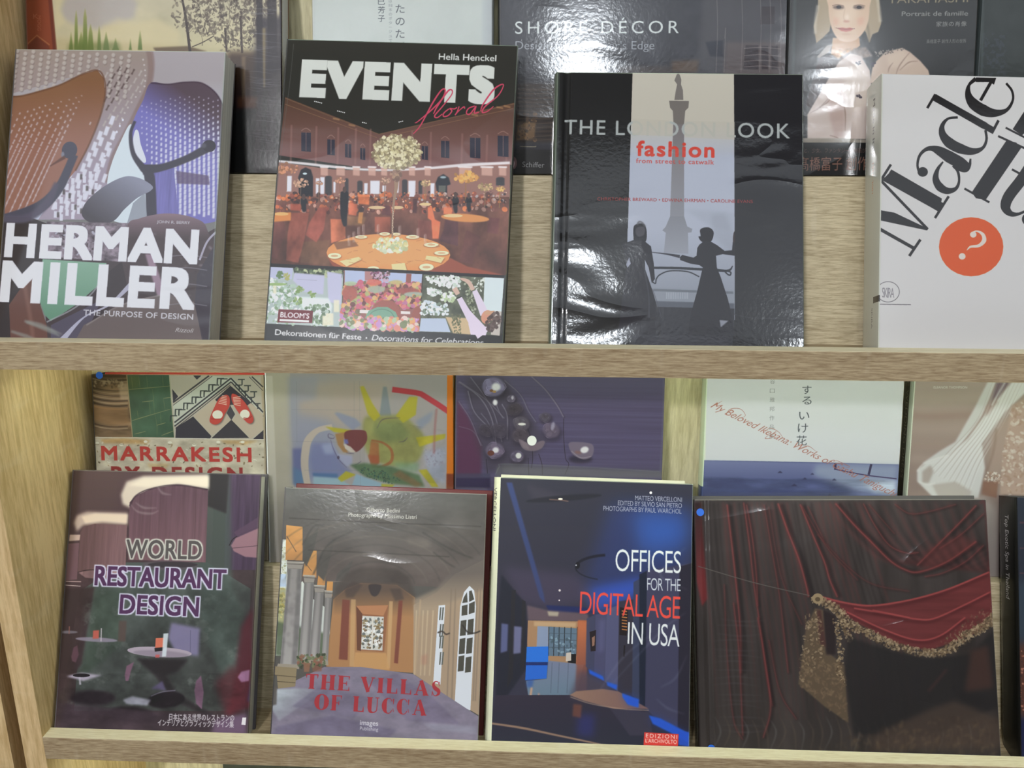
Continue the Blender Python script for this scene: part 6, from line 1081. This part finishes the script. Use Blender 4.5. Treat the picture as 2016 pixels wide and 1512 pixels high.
def film_mat(name, img, wr=.5, coat=1.0, crough=.07, fine=.5, rough=.5, seed=0., shine=1.0):
    m, nt, b = new_mat(name); L = nt.links.new
    if img is not None:
        ti = node(nt, 'ShaderNodeTexImage'); ti.image = img; ti.extension = 'EXTEND'; uv = node(nt, 'ShaderNodeUVMap'); L(uv.outputs[0], ti.inputs[0]); L(ti.outputs[0], b.inputs['Base Color'])
    b.inputs['Roughness'].default_value = rough; b.inputs['Specular IOR Level'].default_value = .2
    b.inputs['Coat Weight'].default_value = coat; b.inputs['Coat Roughness'].default_value = crough; b.inputs['Coat IOR'].default_value = 1.5
    tc = node(nt, 'ShaderNodeTexCoord'); mp = node(nt, 'ShaderNodeMapping'); L(tc.outputs['Object'], mp.inputs[0]); mp.inputs['Location'].default_value = (seed * 3.7, 0, seed * 1.3)
    def nz(scale, detail=2., dist=0.): n = node(nt, 'ShaderNodeTexNoise', Scale=scale, Detail=detail, Distortion=dist); L(mp.outputs[0], n.inputs[0]); return n.outputs[0]
    def mth(op, a, bb):
        n = node(nt, 'ShaderNodeMath', operation=op)
        for i, v in enumerate((a, bb)):
            if isinstance(v, (int, float)): n.inputs[i].default_value = v
            else: L(v, n.inputs[i])
        return n.outputs[0]
    msk = mth('MULTIPLY', mth('SUBTRACT', nz(6., 1.), .50), 6.0)
    cl = node(nt, 'ShaderNodeClamp'); L(msk, cl.inputs[0]); msk = cl.outputs[0]
    # creases of the shrink film: ridged noise, in patches
    mp2 = node(nt, 'ShaderNodeMapping'); L(mp.outputs[0], mp2.inputs[0]); mp2.inputs['Scale'].default_value = (.45, 1, 1.5); mp2.inputs['Rotation'].default_value = (0, .6 + seed, 0)
    nr = node(nt, 'ShaderNodeTexNoise', Scale=13., Detail=1., Distortion=.8); L(mp2.outputs[0], nr.inputs[0])
    rid = mth('POWER', mth('SUBTRACT', 1.0, mth('MULTIPLY', mth('ABSOLUTE', mth('SUBTRACT', nr.outputs[0], .5), 0.), 3.0)), 2.0)
    h = mth('ADD', mth('MULTIPLY', mth('MULTIPLY', rid, msk), .0014 * wr), mth('MULTIPLY', nz(6., 1., .4), .0016 * wr))
    h = mth('ADD', h, mth('MULTIPLY', nz(260., 2.), .00006 * fine))
    bp = node(nt, 'ShaderNodeBump', Strength=1.0, Distance=1.0); L(h, bp.inputs['Height']); L(bp.outputs[0], b.inputs['Coat Normal'])
    return m
def page_mat(name, col, n=900.):
    m, nt, b = new_mat(name); L = nt.links.new
    tc = node(nt, 'ShaderNodeTexCoord'); mp = node(nt, 'ShaderNodeMapping'); L(tc.outputs['Object'], mp.inputs[0]); mp.inputs['Scale'].default_value = (2, n, 2)
    nz = node(nt, 'ShaderNodeTexNoise', Scale=1.0, Detail=2.0); L(mp.outputs[0], nz.inputs[0])
    r = ramp(nt, nz.outputs[0], [(.3, [c * .72 for c in col]), (.6, col)]); L(r.outputs[0], b.inputs['Base Color']); b.inputs['Roughness'].default_value = .8
    return m
PAGE = page_mat('page_edges', (.74, .72, .64)); PAGE_CREAM = page_mat('page_edges_cream', (.78, .76, .58))

def slab(name, x0, x1, yfront, yback, z0, z1, mat, parent, groove=None, r=.0007):
    """a cover board: flat sheet with softened side edges and, near the spine, a pressed hinge groove"""
    xs = [(x0, yfront + r * 2), (x0 + r * .4, yfront + r * .6), (x0 + r * 1.4, yfront)]
    if groove:
        for i in range(9): a = i / 8; xs.append((x0 + groove + (a - .5) * .010, yfront + .0013 * math.sin(math.pi * a) ** 2))
    xs += [(x1 - r * 1.4, yfront), (x1 - r * .4, yfront + r * .6), (x1, yfront + r * 2)]
    prof = xs + [(x1, yback), (x0, yback)]
    me = bpy.data.meshes.new(name); n = len(prof); zs = [z0, z0 + r, z1 - r, z1]; dy = [r * .8, 0, 0, r * .8]
    V = [(x, y + (d if i < len(xs) else 0), z) for z, d in zip(zs, dy) for i, (x, y) in enumerate(prof)]
    F = [(k * n + i, k * n + (i + 1) % n, (k + 1) * n + (i + 1) % n, (k + 1) * n + i) for k in range(3) for i in range(n)]
    F += [tuple(range(n))[::-1], tuple(range(3 * n, 4 * n))]
    me.from_pydata(V, [], F); me.update(); uv = me.uv_layers.new(name='UVMap')
    for l in me.loops:
        v = me.vertices[l.vertex_index].co; uv.data[l.index].uv = ((v.x - x0) / (x1 - x0), (v.z - z0) / (z1 - z0))
    return link(name, me, mat, parent)
def spine_piece(x, t, z0, z1, bulge, mat, parent, r=.0006):
    me = bpy.data.meshes.new('spine'); N = 11; V = []; F = []
    for k, z in enumerate((z0, z1)):
        for i in range(N):
            a = i / (N - 1); V.append((x - bulge * math.sin(math.pi * a) ** .6, t * (1 - a), z))
        for i in range(N):
            a = i / (N - 1); V.append((x + .0012 - bulge * .8 * math.sin(math.pi * a) ** .6, t * (1 - a), z))
    n2 = 2 * N
    for i in range(N - 1):
        F += [(i, i + 1, n2 + i + 1, n2 + i), (N + i + 1, N + i, n2 + N + i, n2 + N + i + 1), (i + 1, i, N + i, N + i + 1), (n2 + i, n2 + i + 1, n2 + N + i + 1, n2 + N + i)]
    F += [(0, n2, n2 + N, N), (N - 1, 2 * N - 1, n2 + 2 * N - 1, n2 + N - 1)]
    me.from_pydata(V, [], F); me.update(); uv = me.uv_layers.new(name='UVMap')
    bm = bmesh.new(); bm.from_mesh(me); bmesh.ops.recalc_face_normals(bm, faces=bm.faces); bm.to_mesh(me); bm.free()
    for l in me.loops:
        v = me.vertices[l.vertex_index].co; me.uv_layers[0].data[l.index].uv = (1 - v.y / t, (v.z - z0) / (z1 - z0))
    return link('spine', me, mat, parent)

def book(key, art, label, group, gain, veil, rim=(.1, .1, .1), soft=False, t=None, wr=.5, coat=1., crough=.11, fine=.5, bulge=.002, spine=None, back=None, pages=PAGE, inset=.003, groove=None, backoff=(0, 0, 0), pageoff=(0, 0), sat=1., stickers=(), edge=None, den=3100):
    (cx, cv, w_, h, th, Y0, z0, al), quad = POSE[key]
    al = math.radians(al); up = Vector((0, math.sin(al), math.cos(al))); ex = Vector((1, 0, 0))
    X = ex * math.cos(th) + up * math.sin(th); Z = -ex * math.sin(th) + up * math.cos(th); Yv = Z.cross(X)
    front = Y0 < .1
    if t is None:
        tb = math.tan(math.radians(11))         # front books rest against the ones behind, those against the back panel
        t = (BACK_Y - Y0 + (h * math.cos(al) - .162) * tb - h * math.sin(al)) / (math.cos(al) + math.sin(al) * tb) - .0006 if front else (YBACK - Y0 - h * math.sin(al)) / math.cos(al) - .0006
    root = empty('art_book', (0, 0, 0), label, 'book', group)
    pos = Vector((cx, Y0, z0 + ZB)) + up * cv - Z * (h / 2)
    m = Matrix((X, Yv, Z)).transposed().to_4x4(); m.translation = pos; root.matrix_world = m
    sh = Sheet(w_, h, quad, den=den, seed=len(key) * 7 + ord(key[0])); art(sh)
    if edge:                                   # film-edge highlight painted in as a pale line, along the top and the fore-edge
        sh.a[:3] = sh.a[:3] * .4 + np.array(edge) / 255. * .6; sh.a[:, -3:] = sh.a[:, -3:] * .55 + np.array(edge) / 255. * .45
    img = sh.image(key + '_cover_print', gain, veil, sat)
    b_ = .0008 if soft else .0026; seed = (sum(map(ord, key)) % 97) / 13.
    mat = film_mat(key + '_cover', img, wr, coat, crough, fine, seed=seed)
    fc = slab('front_cover', -w_ / 2, w_ / 2, 0, b_, 0, h, mat, root, groove)
    rimm = film_mat(key + '_binding', None, .2, coat * .6, .1, .2); rimm.node_tree.nodes['Principled BSDF'].inputs['Base Color'].default_value = (*rim, 1)
    dx, dz, rt = backoff
    bk = slab('back_cover', -w_ / 2, w_ / 2, t - b_, t, 0, h + dz, rimm if back is None else back, root)
    if dx or rt: bk.location = (dx, 0, 0); bk.rotation_euler = (0, rt, 0)
    px_, pz_ = pageoff
    pg = box('page_block', -w_ / 2 + .0012, w_ / 2 - inset + px_, b_ + .0001, t - b_ - .0001, inset * .7, h - inset + pz_, pages, root)
    if spine is None: sm = rimm
    elif callable(spine):
        ss_ = Sheet(t, h, [(0, 0), (t * 1000, 0), (t * 1000, h * 1000), (0, h * 1000)], den=5000); spine(ss_, t * 1000, h * 1000); sm = film_mat(key + '_spine', ss_.image(key + '_spine_print', gain, veil), .15, coat, crough, .3, seed=seed + 2)
    else: sm = spine
    spine_piece(-w_ / 2, t, 0, h, bulge, sm, root)
    for n_, (sx, sz, col) in enumerate(stickers):
        bm = bmesh.new(); bmesh.ops.create_cone(bm, cap_ends=True, segments=24, radius1=.0042, radius2=.0042, depth=.0002, matrix=Matrix.Translation((sx, -.0002, sz)) @ Matrix.Rotation(math.pi / 2, 4, 'X'))
        st = from_bm('sticker', bm, col, root); st['label'] = 'round blue dot sticker'
    return root

BLUE = plain('sticker_blue', (.01, .12, .62), .4); CREAM = plain('cream_jacket', (.62, .62, .46), .5); RED = plain('red_boards', (.28, .03, .03), .5); DARKB = plain('dark_binding', (.035, .03, .028), .4); WHITEB = plain('white_boards', (.62, .63, .64), .4)
G1 = 'front books on the upper tier'; G2 = 'back books on the upper tier'; G3 = 'back books on the lower tier'; G4 = 'front books on the lower tier'

def sp_made(s, a, h): s.a[:] = np.array((206, 208, 196)) / 255.; s.TT('Made in Italy', (a * .52, 18), (a * .52, 76), 5.0, (50, 46, 44), .02); s.TT('1951–2001', (a * .52, 82), (a * .52, 112), 3.4, (214, 150, 110)); s.P((60, 56, 54), [(a * .7, 214), (a, 214), (a, 220), (a * .7, 220)]); s.TT('SKIRA', (a * .6, 224), (a * .6, 244), 2.6, (120, 116, 112))
def sp_spa(s, a, h): s.a[:] = np.array((14, 12, 16)) / 255.; s.TT('Top Exotic Spa in Thailand', (a * .38, 20), (a * .38, 112), 7.4, (190, 184, 190), 0, 1, .08)
def sp_lace(s, a, h): s.a[:] = np.array((50, 46, 44)) / 255.; s.N(.4, 6, 3); s.TT('THE WEDDING DRESS', (a * .25, 20), (a * .25, 150), 7, (116, 110, 100)); s.P((214, 222, 206), [(a * .62, 0), (a, 0), (a, h), (a * .62, h)])
def sp_london(s, a, h): s.a[:] = np.array((96, 104, 92)) / 255.; s.TT('THE LONDON LOOK', (a * .5, 20), (a * .5, 150), 7, (60, 62, 60)); s.P((112, 122, 108), [(a * .8, 0), (a, 0), (a, h), (a * .8, h)])
def sp_off(s, a, h): s.a[:] = np.array((208, 210, 186)) / 255.; s.TT('VERCELLONI', (a * .7, 12), (a * .7, 60), 6, (60, 60, 60))
def sp_curt(s, a, h): s.a[:] = np.array((40, 34, 34)) / 255.
def sp_ike(s, a, h): s.a[:] = np.array((190, 204, 178)) / 255.; s.P((60, 70, 110), [(0, h * .62), (a, h * .62), (a, h), (0, h)])

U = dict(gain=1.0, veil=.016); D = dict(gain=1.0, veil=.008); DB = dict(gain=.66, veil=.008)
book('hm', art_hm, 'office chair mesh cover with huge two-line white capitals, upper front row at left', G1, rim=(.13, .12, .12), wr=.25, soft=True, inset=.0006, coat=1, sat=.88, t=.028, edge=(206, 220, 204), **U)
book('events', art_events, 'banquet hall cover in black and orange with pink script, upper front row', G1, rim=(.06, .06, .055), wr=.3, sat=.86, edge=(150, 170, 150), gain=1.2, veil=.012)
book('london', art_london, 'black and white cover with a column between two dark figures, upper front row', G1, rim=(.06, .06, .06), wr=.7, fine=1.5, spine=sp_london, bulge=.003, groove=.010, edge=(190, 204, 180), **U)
book('made', art_made, 'white book with slanted black serif letters and an orange disc, upper right', G1, rim=(.6, .6, .56), wr=.2, spine=sp_made, bulge=.001, soft=True, sat=1.05, **U)
book('landscape', art_landscape, 'large misty landscape book with a rust brown spine strip, upper back row at left', G2, rim=(.2, .08, .05), wr=.6, pages=WHITEB, inset=.0, **U)
book('whitejp', art_whitejp, 'plain white book with vertical Japanese lettering, behind the banquet hall book', G2, rim=(.5, .52, .5), wr=.5, **U)
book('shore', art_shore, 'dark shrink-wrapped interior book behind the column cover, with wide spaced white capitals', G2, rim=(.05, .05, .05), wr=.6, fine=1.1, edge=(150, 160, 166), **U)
book('doll', art_doll, 'dark grey book with a pale doll in a ruffled blouse, upper back row', G2, rim=(.05, .05, .05), wr=.5, **U)
book('navy', art_navy, 'almost black book at the upper right corner, beside the doll book', G2, rim=(.05, .06, .06), wr=.6, **U)
book('marrakesh', art_marrakesh, 'tile and red sneaker cover with red capitals, leftmost on the lower back row', G3, rim=(.5, .06, .05), spine=DARKB, wr=.15, coat=.6, sat=.8, stickers=((-.092, .2190, BLUE),), **DB)
book('yellow', art_yellow, 'watercolour cover with a spiky yellow shape and an orange edge, lower back row', G3, rim=(.62, .30, .06), spine=WHITEB, wr=.7, coat=1, **DB)
book('purple', art_purple, 'dark purple cover with glassy pale blossoms, centre of the lower back row', G3, rim=(.07, .06, .09), wr=.3, gain=.85, veil=.008)
book('ikebana', art_ikebana, 'cream cover over a blue sea with slanted brown script, lower back row', G3, rim=(.55, .6, .5), wr=.15, spine=sp_ike, gain=.92, veil=.008)
book('lace', art_lace, 'beige cover with white bridal lace fabric, right end of the lower back row', G3, rim=(.5, .5, .46), wr=.15, coat=.6, spine=sp_lace, bulge=.0006, **DB)
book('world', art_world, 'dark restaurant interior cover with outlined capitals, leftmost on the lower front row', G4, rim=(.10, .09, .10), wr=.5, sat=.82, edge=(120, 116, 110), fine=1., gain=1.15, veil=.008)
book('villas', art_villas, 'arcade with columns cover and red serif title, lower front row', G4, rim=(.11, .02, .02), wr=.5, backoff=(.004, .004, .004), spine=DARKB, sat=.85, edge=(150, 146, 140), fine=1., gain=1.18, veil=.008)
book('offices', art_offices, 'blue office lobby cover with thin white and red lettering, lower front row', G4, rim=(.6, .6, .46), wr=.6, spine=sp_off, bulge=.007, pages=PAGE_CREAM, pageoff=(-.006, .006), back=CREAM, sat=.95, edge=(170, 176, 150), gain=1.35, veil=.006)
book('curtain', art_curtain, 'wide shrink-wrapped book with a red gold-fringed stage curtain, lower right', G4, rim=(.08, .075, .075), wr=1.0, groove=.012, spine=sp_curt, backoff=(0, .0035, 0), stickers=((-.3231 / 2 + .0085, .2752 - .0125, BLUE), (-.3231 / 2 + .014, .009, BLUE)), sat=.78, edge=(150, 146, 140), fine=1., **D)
book('spa', art_spa, 'book with a black spine at the right edge of the lower front row', G4, rim=(.03, .03, .035), wr=.5, spine=sp_spa, bulge=.001, **D)
POSE['low'] = ((-.22, .105, .40, .21, 0., .130, .150 - 2 * S, 11.), [(0, 0), (400, 0), (400, 210), (0, 210)])
book('low', art_dark, 'dark grey-green book just below the lower shelf edge', 'books on the tier below', rim=(.06, .065, .055), wr=.6, **D)
